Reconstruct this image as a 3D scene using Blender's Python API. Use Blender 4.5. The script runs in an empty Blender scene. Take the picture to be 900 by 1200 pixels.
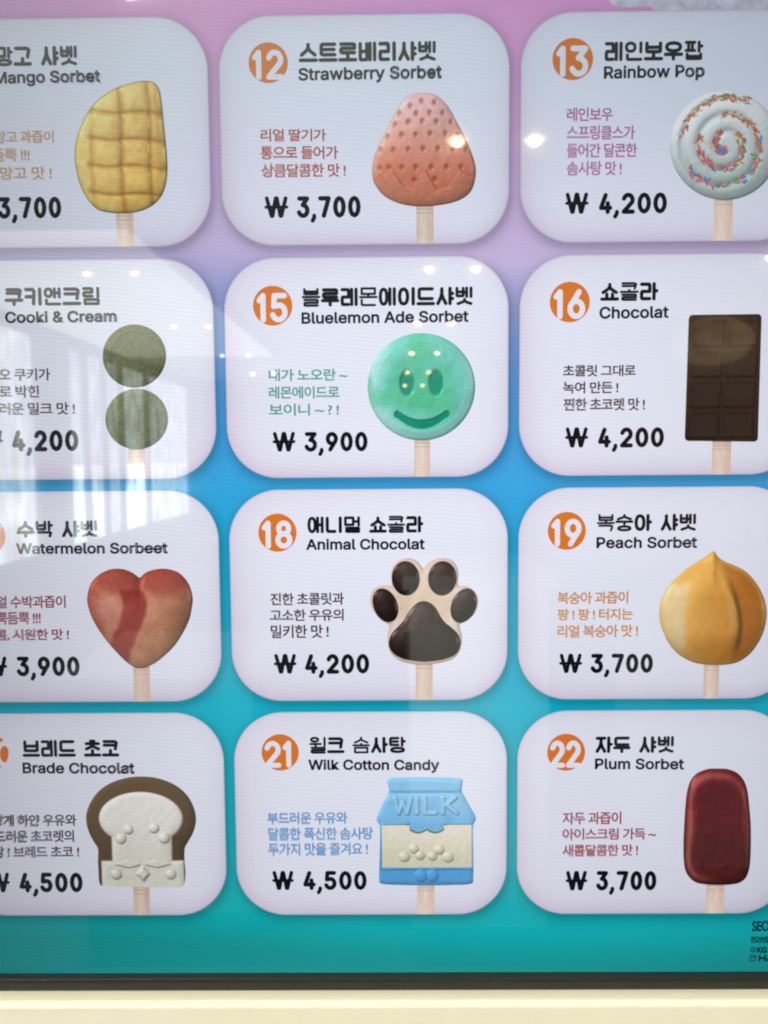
import bpy, bmesh, math, random
import numpy as np
from mathutils import Vector

scn = bpy.context.scene
rng = np.random.default_rng(7)
random.seed(7)

# ------------------------------------------------------------------ camera, world, lamps, exposure
cam_d = bpy.data.cameras.new("camera")
cam = bpy.data.objects.new("camera", cam_d)
scn.collection.objects.link(cam)
scn.camera = cam
CAM_Y = -0.5288
cam.location = (0, CAM_Y, 0)
_p, _ya, _ro = 0.0714, -0.0078, -0.0077
_F = Vector((math.sin(_ya)*math.cos(_p), math.cos(_ya)*math.cos(_p), -math.sin(_p)))
_R0 = Vector((math.cos(_ya), -math.sin(_ya), 0)); _U0 = _R0.cross(_F)
_R = _R0*math.cos(_ro) + _U0*math.sin(_ro); _U = _R.cross(_F)
from mathutils import Matrix
cam.rotation_euler = Matrix((_R, _U, -_F)).transposed().to_euler()
cam_d.sensor_fit = 'VERTICAL'; cam_d.sensor_height = 36; cam_d.lens = 27.0
cam_d.clip_start = 0.01; cam_d.clip_end = 200
cam_d.dof.use_dof = True; cam_d.dof.focus_distance = 0.545; cam_d.dof.aperture_fstop = 9.0

world = bpy.data.worlds.new("World"); scn.world = world; world.use_nodes = True
world.node_tree.nodes["Background"].inputs[0].default_value = (0.80, 0.84, 0.86, 1)
world.node_tree.nodes["Background"].inputs[1].default_value = 0.75

scn.view_settings.view_transform = 'Standard'
scn.view_settings.look = 'None'
scn.view_settings.exposure = 0.0
scn.view_settings.gamma = 1.0
scn.cycles.filter_width = 2.1
scn.cycles.max_bounces = 6
scn.cycles.use_denoising = True

def lamp(name, loc, target, size, power, col, spread=180):
    d = bpy.data.lights.new(name, 'AREA'); d.shape = 'RECTANGLE'; d.size = size[0]; d.size_y = size[1]
    d.energy = power; d.color = col; d.spread = math.radians(spread)
    o = bpy.data.objects.new(name, d); scn.collection.objects.link(o)
    o.location = loc
    o.rotation_euler = (Vector(target)-Vector(loc)).to_track_quat('-Z', 'Y').to_euler()
    return o
# area lamp added above the kiosk, out of the glass's view, to light the housing
lamp("housing_fill", (0.1, -1.20, 1.18), (0, -0.75, -0.9), (1.6, 0.25), 30, (1.0, 0.88, 0.70))
# unseen upward lamp added to brighten the ceiling that the screen mirrors
lamp("ceiling_fill", (-0.7, -0.86, -1.38), (-1.0, -1.6, 1.2), (2.6, 0.5), 52, (0.95, 1.0, 0.90), 62)

# ------------------------------------------------------------------ measured layout
# measured layout of the menu, in metres on the screen (x to the right, z up, origin level with the lens)
CARDS=[{'col': 0,
  'row': 0,
  'num': '11',
  'badge': [-0.27196, 0.26338, 0.0131],
  'title': '망고 샤벳',
  'tb': [-0.26039, 0.26076, -0.20494, 0.27356],
  'sub': 'Mango Sorbet',
  'sb': [-0.26098, 0.25001, -0.19035, 0.25701],
  'desc': [('망고 과즙이', [-0.2621, 0.21136, -0.22314, 0.21911]), ('듬뿍 !!!', [-0.26435, 0.19926, -0.23967, 0.20758]), ('망고 맛 !', [-0.25969, 0.18747, -0.2252, 0.19582])],
  'dcol': (203, 158, 112),
  'price': '3,700',
  'won': [-0.28433, 0.16235, -0.26817, 0.17664],
  'pb': [-0.26297, 0.162, -0.21886, 0.17628],
  'key': 'mango',
  'stick': [-0.18275, 0.14253, -0.17122, 0.16612]},
 {'col': 1,
  'row': 0,
  'num': '12',
  'badge': [-0.07853, 0.2612, 0.01303],
  'title': '스트로베리샤벳',
  'tb': [-0.05814, 0.26101, 0.03294, 0.27388],
  'sub': 'Strawberry Sorbet',
  'sb': [-0.05836, 0.24982, 0.03601, 0.25718],
  'desc': [('리얼 딸기가', [-0.08423, 0.21057, -0.04091, 0.21829]), ('통으로 들어가', [-0.08445, 0.19891, -0.03307, 0.20721]), ('상큼달콤한 맛 !', [-0.0841, 0.18723, -0.02807, 0.19556])],
  'dcol': (178, 84, 62),
  'price': '3,700',
  'won': [-0.08283, 0.16075, -0.06676, 0.175],
  'pb': [-0.06159, 0.16046, -0.01745, 0.17481],
  'key': 'strawberry',
  'stick': [0.01915, 0.14143, 0.03062, 0.16859]},
 {'col': 2,
  'row': 0,
  'num': '13',
  'badge': [0.12288, 0.26122, 0.01341],
  'title': '레인보우팝',
  'tb': [0.14365, 0.25942, 0.20857, 0.27205],
  'sub': 'Rainbow Pop',
  'sb': [0.14382, 0.24877, 0.20914, 0.25606],
  'desc': [('레인보우', [0.11927, 0.22141, 0.14954, 0.22991]), ('스프링클스가', [0.11938, 0.20951, 0.16443, 0.21831]), ('들어간 달콘한', [0.11948, 0.19792, 0.16603, 0.20675]), ('솜사탕 맛 !', [0.11959, 0.18635, 0.15598, 0.19521])],
  'dcol': (186, 108, 152),
  'price': '4,200',
  'won': [0.11866, 0.16144, 0.13435, 0.17537],
  'pb': [0.14034, 0.16107, 0.18736, 0.17499],
  'key': 'rainbow',
  'stick': [0.21805, 0.14287, 0.23059, 0.17216]},
 {'col': 0,
  'row': 1,
  'num': '14',
  'badge': [-0.28095, 0.10464, 0.01339],
  'title': '쿠키앤크림',
  'tb': [-0.26031, 0.10415, -0.19523, 0.1165],
  'sub': 'Cooki & Cream',
  'sb': [-0.26031, 0.09314, -0.18465, 0.10011],
  'desc': [('오 쿠키가', [-0.26608, 0.05409, -0.23153, 0.06217]), ('로 박힌', [-0.26658, 0.04254, -0.2396, 0.05065]), ('러운 밀크 맛 !', [-0.26708, 0.03082, -0.21541, 0.03895])],
  'dcol': (78, 52, 48),
  'price': '4,200',
  'won': [-0.28101, 0.00596, -0.26568, 0.02058],
  'pb': [-0.26037, 0.00568, -0.21297, 0.02029],
  'key': 'cookie',
  'stick': [-0.17963, -0.01329, -0.16844, 0.00694]},
 {'col': 1,
  'row': 1,
  'num': '15',
  'badge': [-0.07844, 0.1028, 0.01332],
  'title': '블루레몬에이드샤벳',
  'tb': [-0.05848, 0.10181, 0.05729, 0.1144],
  'sub': 'Bluelemon Ade Sorbet',
  'sb': [-0.0587, 0.09083, 0.05355, 0.09784],
  'desc': [('내가 노오란 ~', [-0.08166, 0.05223, -0.02843, 0.06012]), ('레몬에이드로', [-0.08188, 0.04035, -0.0341, 0.04844]), ('보이니 ~ ? !', [-0.08186, 0.02876, -0.03453, 0.03659])],
  'dcol': (72, 160, 142),
  'price': '3,900',
  'won': [-0.08021, 0.00423, -0.06438, 0.01782],
  'pb': [-0.05881, 0.00395, -0.01429, 0.01754],
  'key': 'smile',
  'stick': [0.01702, -0.01371, 0.0278, 0.01242]},
 {'col': 2,
  'row': 1,
  'num': '16',
  'badge': [0.12242, 0.10341, 0.01347],
  'title': '쇼콜라',
  'tb': [0.143, 0.10378, 0.18184, 0.11618],
  'sub': 'Chocolat',
  'sb': [0.14282, 0.09246, 0.18841, 0.09973],
  'desc': [('초콜릿 그대로', [0.11822, 0.05367, 0.16744, 0.06114]), ('녹여 만든 !', [0.11832, 0.04221, 0.15574, 0.04998]), ('찐한 초코렛 맛 !', [0.11871, 0.03058, 0.17389, 0.03867])],
  'dcol': (72, 44, 44),
  'price': '4,200',
  'won': [0.12008, 0.00548, 0.13582, 0.01931],
  'pb': [0.14164, 0.00519, 0.18823, 0.01902],
  'key': 'chocolate',
  'stick': [0.22053, -0.01337, 0.23335, 0.00907]},
 {'col': 0,
  'row': 2,
  'num': '17',
  'badge': [-0.28042, -0.05248, 0.01338],
  'title': '수박 샤벳',
  'tb': [-0.2588, -0.05401, -0.20241, -0.04201],
  'sub': 'Watermelon Sorbeet',
  'sb': [-0.25936, -0.06491, -0.15416, -0.05805],
  'desc': [('얼 수박과즙이', [-0.2747, -0.10302, -0.22686, -0.09459]), ('듬뿍듬뿍 !!!', [-0.283, -0.11442, -0.24465, -0.10596]), ('콤, 시원한 맛 !', [-0.27632, -0.12602, -0.22533, -0.11814])],
  'dcol': (140, 48, 52),
  'price': '3,900',
  'won': [-0.28514, -0.15163, -0.26948, -0.13742],
  'pb': [-0.26346, -0.15183, -0.21775, -0.13763],
  'key': 'heart',
  'stick': [-0.18088, -0.17007, -0.16946, -0.14531]},
 {'col': 1,
  'row': 2,
  'num': '18',
  'badge': [-0.07791, -0.05163, 0.01325],
  'title': '애니멀 쇼콜라',
  'tb': [-0.05731, -0.05235, 0.02293, -0.04051],
  'sub': 'Animal Chocolat',
  'sb': [-0.05781, -0.06339, 0.02346, -0.05656],
  'desc': [('진한 초콜릿과', [-0.0833, -0.10206, -0.03251, -0.09377]), ('고소한 우유의', [-0.08387, -0.11326, -0.03294, -0.10525]), ('밀키한 맛 !', [-0.08348, -0.12531, -0.0435, -0.11625])],
  'dcol': (62, 34, 36),
  'price': '4,200',
  'won': [-0.0821, -0.15094, -0.06612, -0.13677],
  'pb': [-0.06115, -0.15114, -0.0145, -0.13698],
  'key': 'paw',
  'stick': [0.01711, -0.16899, 0.02907, -0.14218]},
 {'col': 2,
  'row': 2,
  'num': '19',
  'badge': [0.12184, -0.05172, 0.01311],
  'title': '복숭아 샤벳',
  'tb': [0.14264, -0.0524, 0.21099, -0.0403],
  'sub': 'Peach Sorbet',
  'sb': [0.14269, -0.06365, 0.2107, -0.05654],
  'desc': [('복숭아 과즙이', [0.11576, -0.10247, 0.16456, -0.09408]), ('팡 ! 팡 ! 터지는', [0.11586, -0.11389, 0.16799, -0.10607]), ('리얼 복숭아 맛 !', [0.11596, -0.12594, 0.17172, -0.11751])],
  'dcol': (204, 138, 52),
  'price': '3,700',
  'won': [0.11734, -0.15157, 0.13342, -0.13774],
  'pb': [0.13877, -0.15177, 0.18338, -0.13795],
  'key': 'peach',
  'stick': [0.2181, -0.16976, 0.22881, -0.14454]},
 {'col': 0,
  'row': 3,
  'num': '20',
  'badge': [-0.28458, -0.20646, 0.01336],
  'title': '브레드 초코',
  'tb': [-0.26109, -0.21009, -0.19261, -0.19752],
  'sub': 'Brade Chocolat',
  'sb': [-0.26137, -0.22142, -0.18215, -0.21427],
  'desc': [('하얗게 하얀 우유와', [-0.29258, -0.26004, -0.2248, -0.25187]), ('부드러운 초코렛의', [-0.29128, -0.272, -0.22706, -0.2635]), ('만남 ! 브레드 초코 !', [-0.29302, -0.28338, -0.22381, -0.27516])],
  'dcol': (52, 32, 34),
  'price': '4,500',
  'won': [-0.29037, -0.30951, -0.27438, -0.29469],
  'pb': [-0.26855, -0.30964, -0.22126, -0.29483],
  'key': 'bread',
  'stick': [-0.18581, -0.32797, -0.17414, -0.30522]},
 {'col': 1,
  'row': 3,
  'num': '21',
  'badge': [-0.07872, -0.20746, 0.01316],
  'title': '윌크 솜사탕',
  'tb': [-0.05806, -0.2084, 0.00996, -0.19637],
  'sub': 'Wilk Cotton Candy',
  'sb': [-0.05862, -0.21991, 0.03309, -0.21309],
  'desc': [('부드러운 우유와', [-0.08835, -0.25929, -0.03188, -0.25083]), ('달콤한 폭신한 솜사탕', [-0.08795, -0.27094, -0.01378, -0.26215]), ('두가지 맛을 즐겨요 !', [-0.08816, -0.28226, -0.01753, -0.27344])],
  'dcol': (92, 152, 204),
  'price': '4,500',
  'won': [-0.08615, -0.30843, -0.07056, -0.29417],
  'pb': [-0.06476, -0.30856, -0.01774, -0.2943],
  'key': 'milk',
  'stick': [0.01757, -0.3269, 0.02978, -0.3034]},
 {'col': 2,
  'row': 3,
  'num': '22',
  'badge': [0.12281, -0.20831, 0.01333],
  'title': '자두 샤벳',
  'tb': [0.14321, -0.20916, 0.19876, -0.19691],
  'sub': 'Plum Sorbet',
  'sb': [0.1435, -0.22035, 0.20502, -0.21324],
  'desc': [('자두 과즙이', [0.12071, -0.26043, 0.16208, -0.25169]), ('아이스크림 가득 ~', [0.12081, -0.27175, 0.18672, -0.26361]), ('새콤달콤한 맛 !', [0.12092, -0.28365, 0.17422, -0.27549])],
  'dcol': (158, 56, 66),
  'price': '3,700',
  'won': [0.12325, -0.30947, 0.13875, -0.29493],
  'pb': [0.14452, -0.30959, 0.18854, -0.29506],
  'key': 'plum',
  'stick': [0.22339, -0.32756, 0.23614, -0.30349]}]
OUT={"mango":[[-0.1654,0.25016],[-0.15857,0.25036],[-0.15406,0.24894],[-0.15132,0.24508],[-0.14985,0.23684],[-0.14881,0.22307],[-0.14735,0.20371],[-0.14745,0.18983],[-0.15036,0.17816],[-0.15691,0.17041],[-0.16625,0.16602],[-0.17608,0.16472],[-0.18644,0.1651],[-0.195,0.16743],[-0.20168,0.17421],[-0.20649,0.18431],[-0.20894,0.19603],[-0.20917,0.20547],[-0.20709,0.21541],[-0.20273,0.22531],[-0.1961,0.23514],[-0.18671,0.24273],[-0.1763,0.24755]],"strawberry":[[0.01388,0.23916],[0.02069,0.24056],[0.02749,0.24065],[0.03314,0.23867],[0.03993,0.23258],[0.04616,0.22208],[0.05183,0.21157],[0.05638,0.20103],[0.05895,0.1916],[0.0581,0.18273],[0.05468,0.17554],[0.04668,0.1706],[0.03467,0.16793],[0.02036,0.16724],[0.00777,0.16932],[-0.00249,0.17444],[-0.00872,0.1823],[-0.01037,0.19009],[-0.00915,0.19895],[-0.00508,0.20886],[0.00069,0.21927],[0.00703,0.23129]],"rainbow":[[0.26026,0.20441],[0.25982,0.20901],[0.25877,0.21353],[0.25712,0.2179],[0.25492,0.22203],[0.25218,0.22587],[0.24898,0.22935],[0.24535,0.2324],[0.24136,0.23499],[0.23708,0.23705],[0.23257,0.23857],[0.22793,0.23951],[0.22321,0.23986],[0.21851,0.23962],[0.21391,0.23878],[0.20947,0.23736],[0.20528,0.23538],[0.20141,0.23288],[0.19792,0.2299],[0.19487,0.22649],[0.19232,0.22271],[0.1903,0.21861],[0.18886,0.21427],[0.18802,0.20977],[0.1878,0.20517],[0.1882,0.20056],[0.18921,0.19602],[0.19082,0.19162],[0.193,0.18745],[0.19572,0.18357],[0.19893,0.18004],[0.20257,0.17694],[0.20658,0.17432],[0.2109,0.17222],[0.21544,0.17068],[0.22013,0.16972],[0.22489,0.16937],[0.22964,0.16963],[0.23428,0.17049],[0.23875,0.17194],[0.24297,0.17395],[0.24685,0.17649],[0.25034,0.17952],[0.25338,0.18298],[0.25591,0.1868],[0.25789,0.19093],[0.25929,0.19529],[0.26008,0.19981]],"cookie_a":[[-0.15167,0.06969],[-0.15178,0.07247],[-0.15225,0.0752],[-0.15309,0.07784],[-0.15426,0.08034],[-0.15576,0.08266],[-0.15756,0.08476],[-0.15962,0.0866],[-0.16192,0.08816],[-0.16441,0.08941],[-0.16705,0.09032],[-0.16979,0.09089],[-0.1726,0.09109],[-0.17541,0.09094],[-0.17819,0.09042],[-0.18088,0.08956],[-0.18345,0.08835],[-0.18584,0.08683],[-0.18802,0.08503],[-0.18995,0.08296],[-0.19159,0.08066],[-0.19292,0.07819],[-0.19392,0.07556],[-0.19456,0.07284],[-0.19484,0.07006],[-0.19475,0.06728],[-0.19429,0.06455],[-0.19347,0.0619],[-0.1923,0.05938],[-0.19081,0.05705],[-0.18901,0.05493],[-0.18695,0.05307],[-0.18464,0.0515],[-0.18214,0.05024],[-0.17949,0.04932],[-0.17673,0.04875],[-0.17391,0.04854],[-0.17108,0.0487],[-0.16829,0.04922],[-0.16558,0.0501],[-0.163,0.05132],[-0.16061,0.05285],[-0.15843,0.05468],[-0.1565,0.05676],[-0.15487,0.05907],[-0.15354,0.06156],[-0.15256,0.06419],[-0.15194,0.06692]],"cookie_b":[[-0.15152,0.02707],[-0.15162,0.02976],[-0.1521,0.03241],[-0.15293,0.03497],[-0.1541,0.0374],[-0.1556,0.03965],[-0.15739,0.04169],[-0.15944,0.04348],[-0.16173,0.04499],[-0.1642,0.0462],[-0.16683,0.04709],[-0.16956,0.04764],[-0.17235,0.04783],[-0.17515,0.04768],[-0.17792,0.04718],[-0.1806,0.04634],[-0.18315,0.04517],[-0.18553,0.0437],[-0.18769,0.04194],[-0.18961,0.03993],[-0.19124,0.0377],[-0.19257,0.0353],[-0.19355,0.03275],[-0.19419,0.03011],[-0.19446,0.02741],[-0.19437,0.02472],[-0.19391,0.02206],[-0.19309,0.01949],[-0.19193,0.01705],[-0.19044,0.01478],[-0.18865,0.01273],[-0.18659,0.01092],[-0.1843,0.0094],[-0.18181,0.00818],[-0.17917,0.00728],[-0.17642,0.00673],[-0.17362,0.00653],[-0.1708,0.00669],[-0.16803,0.0072],[-0.16533,0.00805],[-0.16277,0.00923],[-0.16039,0.01072],[-0.15822,0.01249],[-0.15631,0.01451],[-0.15468,0.01675],[-0.15337,0.01917],[-0.1524,0.02173],[-0.15177,0.02437]],"smile":[[0.05855,0.04724],[0.05824,0.05197],[0.0573,0.05661],[0.05577,0.06109],[0.05366,0.06534],[0.05101,0.06928],[0.04787,0.07285],[0.0443,0.07598],[0.04035,0.07862],[0.03609,0.08074],[0.03159,0.08229],[0.02692,0.08324],[0.02218,0.08359],[0.01743,0.08333],[0.01276,0.08245],[0.00824,0.08098],[0.00396,0.07894],[-2e-05,0.07637],[-0.00362,0.07329],[-0.00679,0.06978],[-0.00948,0.06588],[-0.01163,0.06167],[-0.0132,0.05721],[-0.01418,0.05257],[-0.01453,0.04785],[-0.01426,0.04311],[-0.01337,0.03845],[-0.01187,0.03393],[-0.00979,0.02964],[-0.00715,0.02566],[-0.00402,0.02205],[-0.00043,0.01887],[0.00354,0.01618],[0.00784,0.01403],[0.01238,0.01246],[0.01708,0.01149],[0.02187,0.01114],[0.02667,0.01141],[0.03138,0.01231],[0.03593,0.01381],[0.04024,0.01589],[0.04423,0.01851],[0.04784,0.02163],[0.051,0.02519],[0.05366,0.02913],[0.05578,0.03338],[0.05731,0.03787],[0.05824,0.04251]],"chocolate":[[0.20262,0.09128],[0.20274,0.0923],[0.2031,0.0931],[0.20368,0.09366],[0.20449,0.09401],[0.20553,0.09412],[0.21245,0.09414],[0.2198,0.09416],[0.22714,0.09418],[0.23449,0.0942],[0.24183,0.09422],[0.24874,0.09424],[0.24978,0.09412],[0.25058,0.09379],[0.25115,0.09322],[0.25149,0.09243],[0.2516,0.09141],[0.25155,0.07725],[0.2515,0.06445],[0.25145,0.05161],[0.2514,0.03872],[0.25134,0.02579],[0.25129,0.01137],[0.25117,0.01033],[0.25082,0.00952],[0.25023,0.00896],[0.24942,0.00862],[0.24837,0.00853],[0.24132,0.00866],[0.23386,0.00881],[0.22639,0.00896],[0.21892,0.0091],[0.21145,0.00925],[0.20439,0.00938],[0.20335,0.00952],[0.20254,0.00989],[0.20196,0.01048],[0.20163,0.0113],[0.20152,0.01234],[0.20172,0.02653],[0.2019,0.0393],[0.20207,0.05202],[0.20225,0.0647],[0.20242,0.07734]],"heart":[[-0.17426,-0.08217],[-0.17071,-0.07919],[-0.16469,-0.07684],[-0.15575,-0.07618],[-0.14691,-0.07905],[-0.14055,-0.08628],[-0.13781,-0.0953],[-0.13829,-0.10252],[-0.14127,-0.11396],[-0.15066,-0.12964],[-0.16297,-0.14112],[-0.1715,-0.14563],[-0.17573,-0.14652],[-0.1805,-0.14528],[-0.18753,-0.13976],[-0.19909,-0.12632],[-0.2076,-0.11235],[-0.21111,-0.10146],[-0.21117,-0.09484],[-0.20849,-0.08644],[-0.2023,-0.07989],[-0.19444,-0.07634],[-0.18669,-0.0761],[-0.17962,-0.07854]],"paw":[[0.02263,-0.07706],[0.02633,-0.07314],[0.03162,-0.07063],[0.03691,-0.06997],[0.04197,-0.07116],[0.04564,-0.0749],[0.04702,-0.08024],[0.04701,-0.08884],[0.0507,-0.08933],[0.0553,-0.09099],[0.05945,-0.09474],[0.06084,-0.10011],[0.05946,-0.10664],[0.05623,-0.1113],[0.05069,-0.11502],[0.04791,-0.11711],[0.0493,-0.12345],[0.04929,-0.1305],[0.04697,-0.13708],[0.04186,-0.14154],[0.03258,-0.14408],[0.02375,-0.14497],[0.01516,-0.14445],[0.00588,-0.1418],[-0.00035,-0.1361],[-0.00216,-0.12902],[-0.00211,-0.12267],[-0.00137,-0.11657],[-0.00529,-0.1142],[-0.00942,-0.11043],[-0.01307,-0.10432],[-0.01417,-0.09777],[-0.0125,-0.09218],[-0.00833,-0.08941],[-0.00301,-0.08875],[0.00068,-0.08901],[0.0005,-0.0811],[0.00239,-0.07461],[0.00748,-0.0707],[0.01392,-0.06982],[0.01943,-0.07263]],"pads":[[[0.02028,-0.08333],[0.02015,-0.08648],[0.01938,-0.08945],[0.018,-0.09205],[0.01612,-0.09411],[0.01387,-0.09546],[0.01139,-0.09604],[0.00886,-0.09579],[0.00645,-0.09473],[0.00433,-0.09293],[0.00263,-0.09053],[0.00148,-0.08767],[0.00096,-0.08457],[0.00109,-0.08143],[0.00188,-0.07846],[0.00326,-0.07586],[0.00513,-0.07382],[0.00738,-0.07247],[0.00986,-0.0719],[0.01238,-0.07215],[0.01478,-0.07321],[0.0169,-0.07499],[0.01859,-0.07739],[0.01975,-0.08023]],[[0.04582,-0.08505],[0.04522,-0.08814],[0.04397,-0.09095],[0.04219,-0.0933],[0.03997,-0.09502],[0.03748,-0.096],[0.03489,-0.09617],[0.03237,-0.09552],[0.03009,-0.09409],[0.02822,-0.09197],[0.02688,-0.08933],[0.02615,-0.08633],[0.0261,-0.08318],[0.02672,-0.0801],[0.02796,-0.0773],[0.02975,-0.07496],[0.03196,-0.07324],[0.03445,-0.07227],[0.03703,-0.0721],[0.03954,-0.07275],[0.04181,-0.07418],[0.04368,-0.07628],[0.04503,-0.07891],[0.04576,-0.08191]],[[0.00415,-0.09964],[0.00506,-0.10273],[0.00537,-0.10581],[0.00508,-0.1087],[0.00419,-0.11117],[0.00278,-0.11308],[0.00093,-0.11428],[-0.00123,-0.11469],[-0.00355,-0.11429],[-0.00587,-0.1131],[-0.00804,-0.1112],[-0.0099,-0.10873],[-0.01132,-0.10585],[-0.01222,-0.10276],[-0.01253,-0.09968],[-0.01223,-0.0968],[-0.01134,-0.09433],[-0.00992,-0.09244],[-0.00808,-0.09125],[-0.00592,-0.09084],[-0.00361,-0.09124],[-0.0013,-0.09242],[0.00086,-0.09431],[0.00272,-0.09677]],[[0.05861,-0.10661],[0.05713,-0.10952],[0.05522,-0.11201],[0.05299,-0.11391],[0.0506,-0.11508],[0.04822,-0.11546],[0.04601,-0.115],[0.04412,-0.11375],[0.04268,-0.11179],[0.04178,-0.10925],[0.0415,-0.10631],[0.04184,-0.10316],[0.04278,-0.10003],[0.04426,-0.09713],[0.04618,-0.09465],[0.0484,-0.09276],[0.05078,-0.09159],[0.05315,-0.09122],[0.05536,-0.09167],[0.05724,-0.09292],[0.05869,-0.09487],[0.05958,-0.0974],[0.05988,-0.10033],[0.05955,-0.10347]]],"mainpad":[[0.02323,-0.09988],[0.02761,-0.1013],[0.03153,-0.10507],[0.03452,-0.11047],[0.03774,-0.11494],[0.04236,-0.11872],[0.04652,-0.12297],[0.0486,-0.12862],[0.04767,-0.13403],[0.04465,-0.13801],[0.03839,-0.14081],[0.03142,-0.14218],[0.02329,-0.14285],[0.01517,-0.14209],[0.00775,-0.1404],[0.00173,-0.13682],[-0.00125,-0.13209],[-0.00122,-0.12738],[0.00091,-0.12222],[0.00534,-0.11755],[0.00907,-0.11335],[0.01187,-0.10869],[0.01536,-0.10403],[0.0193,-0.10079]],"peach":[[0.22277,-0.06623],[0.22437,-0.06783],[0.2268,-0.07101],[0.23118,-0.07381],[0.23791,-0.07663],[0.24506,-0.08044],[0.25151,-0.08704],[0.25684,-0.09542],[0.26004,-0.10462],[0.2605,-0.11401],[0.25877,-0.12302],[0.25506,-0.13143],[0.24934,-0.13904],[0.24215,-0.14404],[0.23429,-0.14602],[0.2244,-0.14636],[0.21547,-0.14551],[0.2079,-0.14324],[0.19949,-0.13795],[0.19301,-0.13026],[0.18849,-0.12059],[0.18635,-0.11155],[0.1868,-0.10356],[0.18923,-0.09619],[0.19362,-0.08905],[0.20037,-0.08233],[0.20809,-0.07603],[0.21622,-0.07094],[0.22065,-0.0678]],"bread":[[-0.17769,-0.22432],[-0.16801,-0.22519],[-0.15898,-0.22793],[-0.15062,-0.23275],[-0.14412,-0.23985],[-0.1403,-0.24882],[-0.1395,-0.25718],[-0.14174,-0.26554],[-0.14557,-0.27245],[-0.14793,-0.27706],[-0.14838,-0.28653],[-0.14797,-0.29391],[-0.1488,-0.30236],[-0.15174,-0.30553],[-0.16524,-0.30591],[-0.17955,-0.30586],[-0.19385,-0.30538],[-0.20712,-0.3047],[-0.2099,-0.30215],[-0.21022,-0.29369],[-0.21038,-0.2863],[-0.21007,-0.27724],[-0.21274,-0.27219],[-0.21596,-0.26524],[-0.2177,-0.25686],[-0.2166,-0.2485],[-0.21202,-0.23955],[-0.20529,-0.2325],[-0.19642,-0.22776],[-0.18722,-0.22511]],"milk":[[-0.00146,-0.22642],[0.00653,-0.22597],[0.02414,-0.22581],[0.04174,-0.22637],[0.04831,-0.22664],[0.04995,-0.22882],[0.04924,-0.23559],[0.05206,-0.24117],[0.05582,-0.24846],[0.05865,-0.25333],[0.05936,-0.25649],[0.05748,-0.26184],[0.05749,-0.27892],[0.0575,-0.29855],[0.05585,-0.30395],[0.04163,-0.30489],[0.02503,-0.30508],[0.00605,-0.30476],[-0.00771,-0.30373],[-0.00957,-0.29954],[-0.00893,-0.27867],[-0.00879,-0.26157],[-0.01088,-0.25717],[-0.01014,-0.25304],[-0.00653,-0.24455],[-0.00295,-0.23778],[-0.00199,-0.23439],[-0.00312,-0.22907]],"plum":[[0.22868,-0.22042],[0.23508,-0.22065],[0.24072,-0.22233],[0.24519,-0.22544],[0.24852,-0.2304],[0.25069,-0.23702],[0.25216,-0.24738],[0.25349,-0.25985],[0.25402,-0.27235],[0.254,-0.28699],[0.25301,-0.29537],[0.25073,-0.30083],[0.24617,-0.30418],[0.23913,-0.30542],[0.23106,-0.3056],[0.22296,-0.30515],[0.21585,-0.30365],[0.21113,-0.29985],[0.2082,-0.29479],[0.20682,-0.28681],[0.20637,-0.27425],[0.20668,-0.25966],[0.20723,-0.24719],[0.20823,-0.23684],[0.21028,-0.22961],[0.21359,-0.22488],[0.21793,-0.22222],[0.22309,-0.2206]]}
LAY={"OX": -0.0151, "OZ": 0.2171, "W": 0.1926, "H": 0.1485, "GX": 0.2, "GY": 0.1566, "zb": -0.37071, "zh": -0.38169, "foot": [[0.25671, -0.33975, 0.26888, -0.33275], [0.25636, -0.34773, 0.27584, -0.34422], [0.26084, -0.35604, 0.27181, -0.3522], [0.26223, -0.36245, 0.27321, -0.35828]], "cloud": [[0.14712, 0.30184], [0.14775, 0.29647], [0.15226, 0.29427], [0.16234, 0.29388], [0.17353, 0.29455], [0.17694, 0.29156], [0.19486, 0.29108], [0.22842, 0.29122], [0.24968, 0.29044], [0.25403, 0.29468], [0.2503, 0.30811], [0.23887, 0.31893], [0.2164, 0.32719], [0.18862, 0.32486], [0.1637, 0.3145]]}

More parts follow.
